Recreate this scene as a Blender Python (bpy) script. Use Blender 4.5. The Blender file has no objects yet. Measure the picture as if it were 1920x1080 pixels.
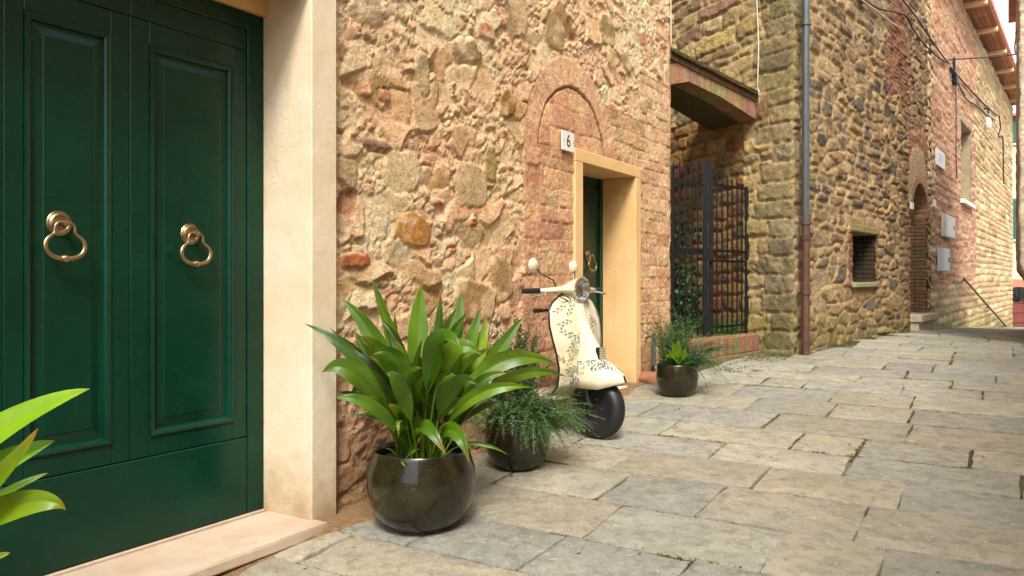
import bpy, bmesh, math, random
import numpy as np
from mathutils import Vector, Matrix
rnd = random.Random(7)
SC = bpy.context.scene
COL = SC.collection
# ------------------------------------------------------------------ camera, sky, sun, exposure
cd = bpy.data.cameras.new('camera'); cam = bpy.data.objects.new('camera', cd); COL.objects.link(cam)
cam.location = (0, 0, 1.35); cam.rotation_euler = (math.pi/2, 0, 0)
cd.sensor_width = 36; cd.lens = 27.9; cd.shift_y = -15/1920; cd.clip_end = 500; cd.clip_start = .05
SC.camera = cam
SUN_EL, SUN_AZ = math.radians(50), math.radians(182)      # azimuth clockwise from +Y
w = bpy.data.worlds.new('World'); SC.world = w; w.use_nodes = True
wn = w.node_tree.nodes; wl = w.node_tree.links
bg = wn['Background']; sky = wn.new('ShaderNodeTexSky'); sky.sky_type = 'NISHITA'; sky.sun_disc = False
sky.sun_elevation = SUN_EL; sky.sun_rotation = SUN_AZ; sky.air_density = 1.0; sky.dust_density = 3.0; sky.ozone_density = 0.6
hs = wn.new('ShaderNodeHueSaturation'); hs.inputs['Saturation'].default_value = 0.3; hs.inputs['Value'].default_value = 1.5
wl.new(sky.outputs[0], hs.inputs['Color']); wl.new(hs.outputs[0], bg.inputs['Color']); bg.inputs['Strength'].default_value = 0.105
sd = bpy.data.lights.new('sun', 'SUN'); sun = bpy.data.objects.new('sun', sd); COL.objects.link(sun)
sd.energy = 2.3; sd.angle = math.radians(14); sd.color = (1, .965, .91)
dv = Vector((math.sin(SUN_AZ)*math.cos(SUN_EL), math.cos(SUN_AZ)*math.cos(SUN_EL), math.sin(SUN_EL)))
sun.rotation_euler = dv.to_track_quat('Z', 'Y').to_euler(); sun.location = (6, -4, 14)
SC.view_settings.view_transform = 'Standard'; SC.view_settings.look = 'None'; SC.view_settings.gamma = 1
SC.view_settings.exposure = 1.05; SC.view_settings.use_curve_mapping = False

# ------------------------------------------------------------------ frames of the place (metres)
DX, DY = math.sin(math.radians(32)), math.cos(math.radians(32))
def W(s, n, z):                     # street frame: s along the left house front, n out of it
    m = n-3.29
    return (s*DX+m*DY, s*DY-m*DX, z)
def FA(t, n, z): return (3.49+.634*t+.773*n, 9.85+.773*t-.634*n, z)      # dark stone house front
def FB(t, n, z): return (8.27+.592*t+.806*n, 15.7+.806*t-.592*n, z)      # its far stretch
def FS(t, n, z): return (3.49-.52*t-.854*n, 9.85+.854*t-.52*n, z)        # its side in the passage
def ident(x, y, z): return (x, y, z)
GS = np.array([-60, -6, 0, 3.35, 7.73, 10.2, 13, 15.3, 17.7, 36.8, 53, 75, 200.])
GZ = np.array([-.9, -.35, -.2, 0, .27, .42, .45, .435, .40, -.47, -1.35, -2.6, -9.])
_sx = np.linspace(-60, 200, 2601); _sz = np.interp(_sx, GS, GZ)
_k = np.ones(11)/11; _sz = np.convolve(np.pad(_sz, 5, 'edge'), _k, 'valid')
def gz(s): return np.interp(s, _sx, _sz)
def gxy(x, y): return float(gz(x*DX+y*DY))

# ------------------------------------------------------------------ helpers
def tag(o, label=None, cat=None, group=None, kind=None):
    if label: o['label'] = label
    if cat: o['category'] = cat
    if group: o['group'] = group
    if kind: o['kind'] = kind
    return o
def thing(name, loc, label, cat, group=None, rz=0):
    o = bpy.data.objects.new(name, None); COL.objects.link(o); o.location = loc; o.rotation_euler = (0, 0, rz)
    o.empty_display_size = .1
    return tag(o, label, cat, group)
def root_loc(o):
    while o.parent: o = o.parent
    return o.location
class MB:
    def __init__(s): s.v = []; s.f = []; s.uv = []; s.c = []
    def add(s, vs, fs, uv=None, col=None):
        b = len(s.v); s.v += [tuple(p) for p in vs]; s.f += [tuple(b+i for i in f) for f in fs]
        s.uv += uv if uv else [(0, 0)]*len(vs); s.c += [col if col else (1, 1, 1)]*len(vs)
    def box(s, x0, x1, y0, y1, z0, z1, m=ident, ch=0, jit=0, col=None):
        x0, x1 = min(x0, x1), max(x0, x1); y0, y1 = min(y0, y1), max(y0, y1); z0, z1 = min(z0, z1), max(z0, z1)
        j = lambda: rnd.uniform(-jit, jit)
        if ch <= 0:
            P = [(x+j(), y+j(), z+j()) for z in (z0, z1) for y in (y0, y1) for x in (x0, x1)]
            s.add([m(*p) for p in P], [(0, 2, 3, 1), (4, 5, 7, 6), (0, 1, 5, 4), (2, 6, 7, 3), (0, 4, 6, 2), (1, 3, 7, 5)], col=col); return
        V = {}; vs = []
        for i, x in enumerate((x0, x1)):
            for k, y in enumerate((y0, y1)):
                for l, z in enumerate((z0, z1)):
                    sx, sy, sz = (1-2*i)*ch, (1-2*k)*ch, (1-2*l)*ch
                    e = (j(), j(), j())
                    for a, p in enumerate(((x, y+sy, z+sz), (x+sx, y, z+sz), (x+sx, y+sy, z))):
                        V[i, k, l, a] = len(vs); vs.append(m(p[0]+e[0], p[1]+e[1], p[2]+e[2]))
        F = []
        for i in (0, 1): F.append([V[i, 0, 0, 0], V[i, 1, 0, 0], V[i, 1, 1, 0], V[i, 0, 1, 0]])
        for k in (0, 1): F.append([V[0, k, 0, 1], V[1, k, 0, 1], V[1, k, 1, 1], V[0, k, 1, 1]])
        for l in (0, 1): F.append([V[0, 0, l, 2], V[1, 0, l, 2], V[1, 1, l, 2], V[0, 1, l, 2]])
        for i in (0, 1):
            for k in (0, 1): F.append([V[i, k, 0, 0], V[i, k, 1, 0], V[i, k, 1, 1], V[i, k, 0, 1]])
            for l in (0, 1): F.append([V[i, 0, l, 0], V[i, 1, l, 0], V[i, 1, l, 2], V[i, 0, l, 2]])
        for k in (0, 1):
            for l in (0, 1): F.append([V[0, k, l, 1], V[1, k, l, 1], V[1, k, l, 2], V[0, k, l, 2]])
        for i in (0, 1):
            for k in (0, 1):
                for l in (0, 1): F.append([V[i, k, l, a] for a in range(3)])
        s.add(vs, F, col=col)
    def tube(s, pts, r, n=8, cap=True, col=None):
        pts = [Vector(p) for p in pts]; rs = r if isinstance(r, (list, tuple)) else [r]*len(pts)
        vs = []; up = Vector((0, 0, 1)); N = len(pts); prev = None
        for i, p in enumerate(pts):
            d = (pts[min(i+1, N-1)]-pts[max(i-1, 0)]).normalized()
            if prev is None:
                a = d.cross(up)
                if a.length < .05: a = d.cross(Vector((1, 0, 0)))
            else: a = prev-d*prev.dot(d)
            a.normalize(); prev = a; b = d.cross(a)
            for k in range(n):
                t = 2*math.pi*k/n; vs.append(p+(a*math.cos(t)+b*math.sin(t))*rs[i])
        fs = [(i*n+k, i*n+(k+1) % n, (i+1)*n+(k+1) % n, (i+1)*n+k) for i in range(N-1) for k in range(n)]
        if cap: fs += [tuple(range(n))[::-1], tuple((N-1)*n+k for k in range(n))]
        s.add(vs, fs, col=col)
    def lathe(s, prof, c=(0, 0, 0), axis='z', n=32, M=None, col=None):   # prof: (r, h)
        vs = []
        for r, h in prof:
            for k in range(n):
                t = 2*math.pi*k/n; p = (r*math.cos(t), r*math.sin(t), h)
                if axis == 'y': p = (p[0], -p[2], p[1])
                if axis == 'x': p = (p[2], p[0], p[1])
                q = Vector(p)
                if M is not None: q = M @ q
                vs.append(q+Vector(c))
        N = len(prof)
        fs = [(i*n+k, i*n+(k+1) % n, (i+1)*n+(k+1) % n, (i+1)*n+k) for i in range(N-1) for k in range(n)]
        fs += [tuple(range(n))[::-1], tuple((N-1)*n+k for k in range(n))]
        s.add(vs, fs, col=col)
    def build(s, name, mat, parent=None, smooth=False, world=True, label=None, kind=None, flip=False, fixn=True):
        off = root_loc(parent) if (parent and world) else Vector((0, 0, 0))
        me = bpy.data.meshes.new(name)
        me.from_pydata([(p[0]-off[0], p[1]-off[1], p[2]-off[2]) for p in s.v], [], s.f)
        uvl = me.uv_layers.new(name='UVMap'); vi = np.zeros(len(me.loops), np.int32); me.loops.foreach_get('vertex_index', vi)
        uvl.data.foreach_set('uv', np.array(s.uv, np.float32)[vi].ravel())
        ca = me.color_attributes.new('col', 'FLOAT_COLOR', 'POINT')
        c = np.ones((len(s.v), 4), np.float32); c[:, :3] = np.array(s.c, np.float32)
        ca.data.foreach_set('color', c.ravel())
        if fixn:
            bm = bmesh.new(); bm.from_mesh(me); bmesh.ops.recalc_face_normals(bm, faces=bm.faces); bm.to_mesh(me); bm.free()
        if smooth is True: me.shade_smooth()
        elif smooth: me.shade_smooth(); me.set_sharp_from_angle(angle=math.radians(smooth))
        me.materials.append(mat)
        o = bpy.data.objects.new(name, me); COL.objects.link(o)
        if parent: o.parent = parent
        if label: o['label'] = label
        if kind: o['kind'] = kind
        return o
def copy_tree(o, parent=None):
    c = o.copy(); COL.objects.link(c); c.parent = parent
    for ch in o.children: copy_tree(ch, c)
    return c
def lin(r, g, b, k=1.0):
    f = lambda c: (c/255/12.92 if c/255 <= .04045 else ((c/255+.055)/1.055)**2.4)*k
    return (f(r), f(g), f(b))

# ------------------------------------------------------------------ materials
def newmat(name):
    m = bpy.data.materials.new(name); m.use_nodes = True
    nt = m.node_tree; return m, nt, nt.nodes['Principled BSDF']
def nz(nt, vec, scale, detail=4, rough=.55, dist=0):
    n = nt.nodes.new('ShaderNodeTexNoise'); n.inputs['Scale'].default_value = scale; n.inputs['Detail'].default_value = detail
    n.inputs['Roughness'].default_value = rough; n.inputs['Distortion'].default_value = dist
    nt.links.new(vec, n.inputs['Vector']); return n.outputs['Fac']
def mrange(nt, v, a, b, c, d):
    n = nt.nodes.new('ShaderNodeMapRange'); nt.links.new(v, n.inputs[0])
    for i, x in enumerate((a, b, c, d)): n.inputs[i+1].default_value = x
    return n.outputs[0]
def mixc(nt, f, a, b, mode='MIX'):
    n = nt.nodes.new('ShaderNodeMix'); n.data_type = 'RGBA'; n.blend_type = mode
    for s, x in ((0, f), (6, a), (7, b)):
        if isinstance(x, (int, float)): n.inputs[s].default_value = x
        elif isinstance(x, tuple): n.inputs[s].default_value = (*x[:3], 1)
        else: nt.links.new(x, n.inputs[s])
    return n.outputs[2]
def mth(nt, op, a, b=0.0):
    n = nt.nodes.new('ShaderNodeMath'); n.operation = op
    for i, x in enumerate((a, b)):
        if isinstance(x, (int, float)): n.inputs[i].default_value = x
        else: nt.links.new(x, n.inputs[i])
    return n.outputs[0]
def coords(nt, kind='Object'):
    return nt.nodes.new('ShaderNodeTexCoord').outputs[kind]
def bump(nt, b, h, strength, dist):
    n = nt.nodes.new('ShaderNodeBump'); n.inputs['Strength'].default_value = strength; n.inputs['Distance'].default_value = dist
    nt.links.new(h, n.inputs['Height']); nt.links.new(n.outputs[0], b.inputs['Normal'])
def simple(name, col, rough=.6, metal=0, var=.15, vs=8, bs=.3, bd=.002, bsc=80, usecol=False, coat=0, spec=.5):
    m, nt, b = newmat(name); v = coords(nt)
    a = mrange(nt, nz(nt, v, vs, 5), .3, .7, 1-var, 1+var)
    base = col
    if usecol:
        at = nt.nodes.new('ShaderNodeAttribute'); at.attribute_name = 'col'; base = mixc(nt, 1.0, at.outputs['Color'], col, 'MULTIPLY')
    cc = nt.nodes.new('ShaderNodeCombineColor')
    for i in range(3): nt.links.new(a, cc.inputs[i])
    nt.links.new(mixc(nt, 1.0, cc.outputs[0], base, 'MULTIPLY'), b.inputs['Base Color'])
    b.inputs['Roughness'].default_value = rough; b.inputs['Metallic'].default_value = metal
    b.inputs['Coat Weight'].default_value = coat; b.inputs['Specular IOR Level'].default_value = spec
    if bs > 0: bump(nt, b, nz(nt, v, bsc, 4), bs, bd)
    return m
def masonry_mat(name, bd=.006, fine=55, speck=.35, rough=.93):
    m, nt, b = newmat(name); v = coords(nt)
    at = nt.nodes.new('ShaderNodeAttribute'); at.attribute_name = 'col'
    f1 = mrange(nt, nz(nt, v, 14, 6, .7), .3, .7, 1-speck, 1+speck)
    f2 = mrange(nt, nz(nt, v, 110, 4, .7), .3, .7, .78, 1.2)
    f = mth(nt, 'MULTIPLY', f1, f2)
    cc = nt.nodes.new('ShaderNodeCombineColor')
    for i in range(3): nt.links.new(f, cc.inputs[i])
    nt.links.new(mixc(nt, 1.0, cc.outputs[0], at.outputs['Color'], 'MULTIPLY'), b.inputs['Base Color'])
    b.inputs['Roughness'].default_value = rough; b.inputs['Specular IOR Level'].default_value = .25
    rg = mth(nt, 'ABSOLUTE', mth(nt, 'SUBTRACT', nz(nt, v, fine*.4, 5, .65, .6), .5)); rg = mrange(nt, rg, 0, .07, 0, 1)
    h = mth(nt, 'ADD', nz(nt, v, fine, 6, .8), mth(nt, 'MULTIPLY', nz(nt, v, fine*.35, 6, .75), 1.8)); h = mth(nt, 'ADD', h, mth(nt, 'MULTIPLY', rg, .35))
    bump(nt, b, h, 1.0, bd)
    return m
M = {}
M['wall1'] = masonry_mat('crumbly_masonry', .018, 52, .28)
M['wall2'] = masonry_mat('rubble_masonry', .026, 30, .38)
M['brick'] = masonry_mat('old_brick', .008, 60, .3)
M['plaster'] = simple('cream_render', lin(222, 207, 180, .9), .85, var=.07, vs=3, bs=.5, bd=.003, bsc=140)
M['plaster2'] = simple('ochre_render', lin(220, 182, 124, .9), .85, var=.09, vs=4, bs=.5, bd=.003, bsc=120)
def plaster_mat(name, col, col2, splash=.85):
    m, nt, b = newmat(name); v = coords(nt)
    c = mixc(nt, mrange(nt, nz(nt, v, 1.8, 6, .6), .35, .68, 0, .75), col, col2)
    c = mixc(nt, mrange(nt, nz(nt, v, 26, 5, .7), .58, .75, 0, .35), c, tuple(x*.72 for x in col))
    mp = nt.nodes.new('ShaderNodeMapping'); mp.inputs['Scale'].default_value = (1, 1, .12); nt.links.new(v, mp.inputs[0])
    c = mixc(nt, mrange(nt, nz(nt, mp.outputs[0], 14, 5, .6), .56, .75, 0, .22), c, tuple(x*.6 for x in col2))
    se = nt.nodes.new('ShaderNodeSeparateXYZ'); nt.links.new(v, se.inputs[0])
    zz = mth(nt, 'ADD', se.outputs[2], mth(nt, 'MULTIPLY', nz(nt, v, 5, 6, .65), -.75))
    c = mixc(nt, mrange(nt, zz, -.38, .05, splash, 0), c, (.30, .19, .10))
    nt.links.new(c, b.inputs['Base Color']); b.inputs['Roughness'].default_value = .9; b.inputs['Specular IOR Level'].default_value = .25
    h = mth(nt, 'ADD', nz(nt, v, 90, 5, .7), mth(nt, 'MULTIPLY', nz(nt, v, 7, 3), 2.5)); bump(nt, b, h, .7, .0035); return m
M['plaster'] = plaster_mat('cream_render', lin(222, 207, 180, .9), lin(212, 188, 148, .9))
M['plaster2'] = plaster_mat('ochre_render', lin(224, 188, 132, .9), lin(208, 164, 104, .9))
M['marble'] = plaster_mat('threshold_marble', lin(206, 188, 166, .85), lin(176, 142, 112, .85), .12)
M['brass'] = simple('aged_brass', lin(160, 140, 106), .38, 1, var=.25, vs=60, bs=.1)
M['iron'] = simple('black_iron', (.012, .013, .015), .45, .6, var=.3, vs=20)
M['pipe_grey'] = simple('grey_pipe_paint', lin(92, 98, 100), .35, .5, var=.15, vs=6)
M['pipe_brown'] = simple('brown_pipe_paint', lin(92, 66, 52), .5, .3, var=.3, vs=9)
M['cream'] = simple('cream_enamel', lin(222, 210, 176, .84), .16, 0, var=.12, vs=9, bs=0, coat=.6)
M['leafprint'] = simple('grey_leaf_paint', lin(116, 126, 126), .3, 0, var=.35, vs=30, bs=0, coat=.5)
M['leafprint2'] = simple('olive_leaf_paint', lin(156, 150, 112), .3, 0, var=.35, vs=30, bs=0, coat=.5)
M['rubber'] = simple('tyre_rubber', (.012, .012, .013), .5, 0, var=.2, bs=.2, bd=.001)
M['black'] = simple('black_plastic', (.01, .01, .01), .35, 0, bs=0)
M['chrome'] = simple('chrome', (.7, .7, .7), .12, 1, var=.03, bs=0)
M['white'] = simple('white_tile', lin(216, 212, 202), .35, 0, var=.03, bs=0)
M['ink'] = simple('dark_lettering', (.02, .02, .025), .5, bs=0)
M['soil'] = simple('potting_soil', (.02, .013, .008), .95, bs=1, bd=.02, bsc=40)
M['cable'] = simple('cable_sheath', (.02, .02, .022), .6, bs=0)
M['cable_w'] = simple('pale_cable_sheath', lin(200, 190, 170), .6, bs=0)
M['stonetrim'] = simple('pale_stone_trim', lin(190, 178, 150), .85, var=.2, vs=12, bs=.6, bd=.004)
M['beige'] = simple('beige_render', lin(224, 200, 160), .9, var=.1, vs=2)
M['shutter'] = simple('green_shutter_paint', lin(60, 110, 100), .6, bs=0)
M['redwood'] = simple('red_brown_boards', lin(110, 50, 38), .6, var=.2)
M['eavewood'] = simple('terracotta_eave_boards', lin(172, 116, 92), .8, var=.22, vs=3, usecol=True)
M['rafter'] = simple('pale_rafter', lin(232, 196, 150), .8, var=.12)
M['tile'] = simple('roof_tile_clay', lin(190, 125, 92), .9, var=.25)
M['oldwood'] = simple('old_door_wood', lin(96, 66, 40), .8, var=.35, vs=4)
M['dark'] = simple('dark_interior_shade', (.01, .009, .008), .9, bs=0)
M['greybox'] = simple('grey_meter_box_paint', lin(205, 210, 212), .5, var=.05, bs=0)
# green lacquer with faint brush grain
m, nt, b = newmat('dark_green_lacquer'); v = coords(nt)
mp = nt.nodes.new('ShaderNodeMapping'); mp.inputs['Scale'].default_value = (1, 1, .08); nt.links.new(v, mp.inputs[0])
g = nz(nt, mp.outputs[0], 60, 4)
g2 = nz(nt, v, 2.5, 4)
nt.links.new(mixc(nt, mrange(nt, g2, .3, .7, 0, 1), (.0003, .022, .0105), (.0005, .034, .0165)), b.inputs['Base Color'])
nt.links.new(mrange(nt, nz(nt, v, 5, 3), .3, .7, .22, .32), b.inputs['Roughness'])
b.inputs['Specular IOR Level'].default_value = .28
bump(nt, b, g, .10, .0008); M['green'] = m
# glazed pot
m, nt, b = newmat('dark_glaze'); v = coords(nt)
c = mixc(nt, mrange(nt, nz(nt, v, 7, 6, .65), .35, .65, 0, 1), (.008, .007, .003), (.024, .019, .007))
sep = nt.nodes.new('ShaderNodeSeparateXYZ'); nt.links.new(v, sep.inputs[0])
sp = mrange(nt, nz(nt, v, 140, 2, .5), .68, .74, 0, 1)
nt.links.new(mixc(nt, mth(nt, 'MULTIPLY', sp, .5), c, (.25, .22, .15)), b.inputs['Base Color'])
b.inputs['Coat Weight'].default_value = .35; b.inputs['Specular IOR Level'].default_value = .3; b.inputs['Coat Roughness'].default_value = .06
nt.links.new(mrange(nt, nz(nt, v, 12, 5), .3, .7, .12, .38), b.inputs['Roughness'])
bump(nt, b, nz(nt, v, 9, 3), .12, .02); M['glaze'] = m
# headlight glass
m, nt, b = newmat('lens_glass'); b.inputs['Base Color'].default_value = (.80, .84, .86, 1)
b.inputs['Roughness'].default_value = .03; b.inputs['Transmission Weight'].default_value = 1.0; b.inputs['IOR'].default_value = 1.4
M['lens'] = m
# leaves
def leafmat(name, a, bb, edge=None, gloss=.32, trans=.3, stripes=90, tint=.5):
    m, nt, b = newmat(name); v = coords(nt); uv = coords(nt, 'UV')
    at = nt.nodes.new('ShaderNodeAttribute'); at.attribute_name = 'col'
    su = nt.nodes.new('ShaderNodeSeparateXYZ'); nt.links.new(uv, su.inputs[0])
    st = mth(nt, 'SINE', mth(nt, 'MULTIPLY', su.outputs[0], stripes))
    c = mixc(nt, mrange(nt, nz(nt, v, 6, 4), .3, .7, 0, 1), a, bb)
    c = mixc(nt, mrange(nt, st, -1, 1, 0, .22), c, tuple(min(1, x*1.9) for x in bb))
    c = mixc(nt, 1.0, c, at.outputs['Color'], 'MULTIPLY')
    nt.links.new(c, b.inputs['Base Color']); b.inputs['Roughness'].default_value = gloss
    bump(nt, b, st, .25, .001)
    tr = nt.nodes.new('ShaderNodeBsdfTranslucent'); mx = nt.nodes.new('ShaderNodeMixShader')
    nt.links.new(mixc(nt, 1.0, c, (1.9, 1.7, .7), 'MULTIPLY'), tr.inputs['Color']); mx.inputs[0].default_value = trans
    out = nt.nodes['Material Output']
    nt.links.new(b.outputs[0], mx.inputs[1]); nt.links.new(tr.outputs[0], mx.inputs[2]); nt.links.new(mx.outputs[0], out.inputs['Surface'])
    return m
M['leaf'] = leafmat('aspidistra_leaf', (.044, .086, .006), (.088, .150, .010))
M['fern'] = leafmat('needle_foliage', (.026, .058, .022), (.06, .11, .045), gloss=.5, stripes=0)
M['stem'] = leafmat('green_stem', (.06, .10, .02), (.09, .13, .03), gloss=.5, stripes=0, trans=.1)
# flagstones
def flagmat():
    m, nt, b = newmat('sandstone_flag'); v = coords(nt)
    at = nt.nodes.new('ShaderNodeAttribute'); at.attribute_name = 'col'
    oi = nt.nodes.new('ShaderNodeObjectInfo')
    rr = nt.nodes.new('ShaderNodeCombineXYZ')
    nt.links.new(mth(nt, 'MULTIPLY', oi.outputs['Random'], 7.0), rr.inputs[2])
    va = nt.nodes.new('ShaderNodeVectorMath'); va.operation = 'ADD'; nt.links.new(v, va.inputs[0]); nt.links.new(rr.outputs[0], va.inputs[1])
    V = va.outputs[0]
    big = nz(nt, V, 2.6, 7, .62, .4); mid = nz(nt, V, 11, 6, .7); fine = nz(nt, V, 120, 4, .7)
    c = mixc(nt, mrange(nt, big, .36, .64, 0, 1), at.outputs['Color'], mixc(nt, 1.0, at.outputs['Color'], (1.28, 1.22, 1.12), 'MULTIPLY'))
    c = mixc(nt, mrange(nt, mid, .47, .66, 0, .75), c, mixc(nt, 1.0, at.outputs['Color'], (.62, .60, .56), 'MULTIPLY'))
    gm = nz(nt, v, 1.1, 6, .6)                                  # lichen and algae
    c = mixc(nt, mrange(nt, gm, .50, .68, 0, .42), c, (.21, .205, .105))
    wh = nz(nt, V, 26, 4, .6)
    c = mixc(nt, mrange(nt, wh, .62, .68, 0, .6), c, (.50, .47, .38))
    sm = nt.nodes.new('ShaderNodeMapping'); sm.inputs['Scale'].default_value = (1.0, .25, 1); sm.inputs['Rotation'].default_value = (0, 0, math.radians(-32)); nt.links.new(V, sm.inputs[0])
    c = mixc(nt, mrange(nt, nz(nt, sm.outputs[0], 22, 5, .7), .55, .75, 0, .35), c, (.12, .105, .075))
    ff = mrange(nt, fine, .3, .7, .82, 1.16); cc = nt.nodes.new('ShaderNodeCombineColor')
    for i in range(3): nt.links.new(ff, cc.inputs[i])
    nt.links.new(mixc(nt, 1.0, c, cc.outputs[0], 'MULTIPLY'), b.inputs['Base Color'])
    nt.links.new(mrange(nt, mid, .3, .7, .5, .8), b.inputs['Roughness']); b.inputs['Specular IOR Level'].default_value = .35
    h = mth(nt, 'ADD', mth(nt, 'MULTIPLY', big, 3.0), mth(nt, 'ADD', mth(nt, 'MULTIPLY', nz(nt, sm.outputs[0], 12, 8, .7), 2.6), mth(nt, 'MULTIPLY', fine, .22)))
    bump(nt, b, h, .9, .018)
    return m
M['flag'] = flagmat()
m, nt, b = newmat('joint_dirt_and_mortar'); v = coords(nt)
c = mixc(nt, mrange(nt, nz(nt, v, 1.3, 5), .50, .64, 0, 1), (.035, .028, .016), (.36, .32, .24))
c = mixc(nt, mrange(nt, nz(nt, v, 2.1, 5, .6), .50, .60, 0, .9), c, (.085, .10, .018))
c = mixc(nt, mrange(nt, nz(nt, v, 40, 5, .7), .35, .7, 0, .5), c, (.16, .12, .075))
nt.links.new(c, b.inputs['Base Color']); b.inputs['Roughness'].default_value = .95
bump(nt, b, nz(nt, v, 60, 5, .7), 1, .02); M['joint'] = m

# ------------------------------------------------------------------ numpy noise
def h2(ix, iy, seed=0):
    x = (ix.astype(np.int64)*374761393+iy.astype(np.int64)*668265263+seed*974634777) & 0xffffffff
    x = ((x ^ (x >> 13))*1274126177) & 0xffffffff
    x = ((x ^ (x >> 16))*2246822519) & 0xffffffff
    return ((x ^ (x >> 15)) & 0xffffff)/float(0x1000000)
def vn(x, y, seed=0):
    ix = np.floor(x); iy = np.floor(y); fx = x-ix; fy = y-iy
    fx = fx*fx*fx*(fx*(fx*6-15)+10); fy = fy*fy*fy*(fy*(fy*6-15)+10)
    a = h2(ix, iy, seed); b_ = h2(ix+1, iy, seed); c_ = h2(ix, iy+1, seed); d_ = h2(ix+1, iy+1, seed)
    return ((a+(b_-a)*fx)*(1-fy)+(c_+(d_-c_)*fx)*fy)*2-1
def fbm(x, y, o=4, seed=0, g=.5):
    s = 0; a = 1; n = 0
    for i in range(o): s = s+a*vn(x*2**i+i*17.3, y*2**i-i*9.1, seed+i); n += a; a *= g
    return s/n
def sst(x, a, b): t = np.clip((x-a)/(b-a), 0, 1); return t*t*(3-2*t)
def course(U, V, seed, h0, h1, w0, w1, warp=.03, wf=2.5, tilt=0):
    Uw = U+warp*fbm(U*wf, V*wf, 3, seed+1)+warp*.35*fbm(U*wf*4, V*wf*4, 2, seed+11); Vw = V+warp*fbm(U*wf*.8, V*wf, 3, seed+2)+warp*.35*fbm(U*wf*4, V*wf*4, 2, seed+12)+tilt*U
    r = random.Random(seed); e = [float(Vw.min())-.3]
    while e[-1] < Vw.max()+.3: e.append(e[-1]+r.uniform(h0, h1))
    e = np.array(e); row = np.searchsorted(e, Vw)-1
    ids = np.zeros(U.shape, np.int64); du = np.zeros(U.shape); lu = np.zeros(U.shape); umin, umax = Uw.min(), Uw.max()
    for k in np.unique(row):
        c = [umin-r.uniform(0, w1)-.1]
        while c[-1] < umax+.1: c.append(c[-1]+r.uniform(w0, w1)*(1 if r.random() < .8 else .5))
        c = np.array(c); mk = row == k; uu = Uw[mk]; ci = np.searchsorted(c, uu)-1
        a = c[ci]; b_ = c[np.minimum(ci+1, len(c)-1)]
        ids[mk] = k*4096+ci; du[mk] = np.minimum(uu-a, b_-uu); lu[mk] = (uu-(a+b_)/2)
    dv_ = np.minimum(Vw-e[row], e[row+1]-Vw); lv = Vw-(e[row]+e[row+1])/2
    d = du+dv_-np.sqrt(du*du+dv_*dv_)
    return ids, d, lu, lv
def worley(U, V, seed, cw, ch, drop=.3, warp=.05, wf=2.2):
    x = (U+warp*fbm(U*wf, V*wf, 3, seed+1)+warp*.4*fbm(U*wf*4, V*wf*4, 2, seed+11))/cw; y = (V+warp*fbm(U*wf+7, V*wf, 3, seed+2)+warp*.4*fbm(U*wf*4, V*wf*4+3, 2, seed+12))/ch
    ix = np.floor(x); iy = np.floor(y)
    f1 = np.full(U.shape, 9.); f2 = np.full(U.shape, 9.); ids = np.zeros(U.shape, np.int64); lu = np.zeros(U.shape); lv = np.zeros(U.shape)
    for a in (-2, -1, 0, 1, 2):
        for b_ in (-2, -1, 0, 1, 2):
            gx = ix+a; gy = iy+b_; keep = h2(gx, gy, seed+5) > drop
            px = gx+.15+.7*h2(gx, gy, seed+6); py = gy+.15+.7*h2(gx, gy, seed+7)
            dd = np.where(keep, np.hypot(x-px, y-py), 9.)
            c1 = dd < f1
            f2 = np.where(c1, f1, np.minimum(f2, dd)); f1 = np.where(c1, dd, f1)
            ids = np.where(c1, ((gx+500)*1000+gy+500).astype(np.int64), ids); lu = np.where(c1, (x-px)*cw, lu); lv = np.where(c1, (y-py)*ch, lv)
    return ids, (f2-f1)*.5*min(cw, ch), lu, lv
def hid(ids, k): return h2(ids % 65536, ids//65536, 900+k)
def pal(ids, cols, k=0):
    cols = np.array(cols); i = np.minimum((hid(ids, 50+k)*len(cols)).astype(int), len(cols)-1)
    return cols[i]*(.78+.44*hid(ids, 60+k))[..., None]

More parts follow.
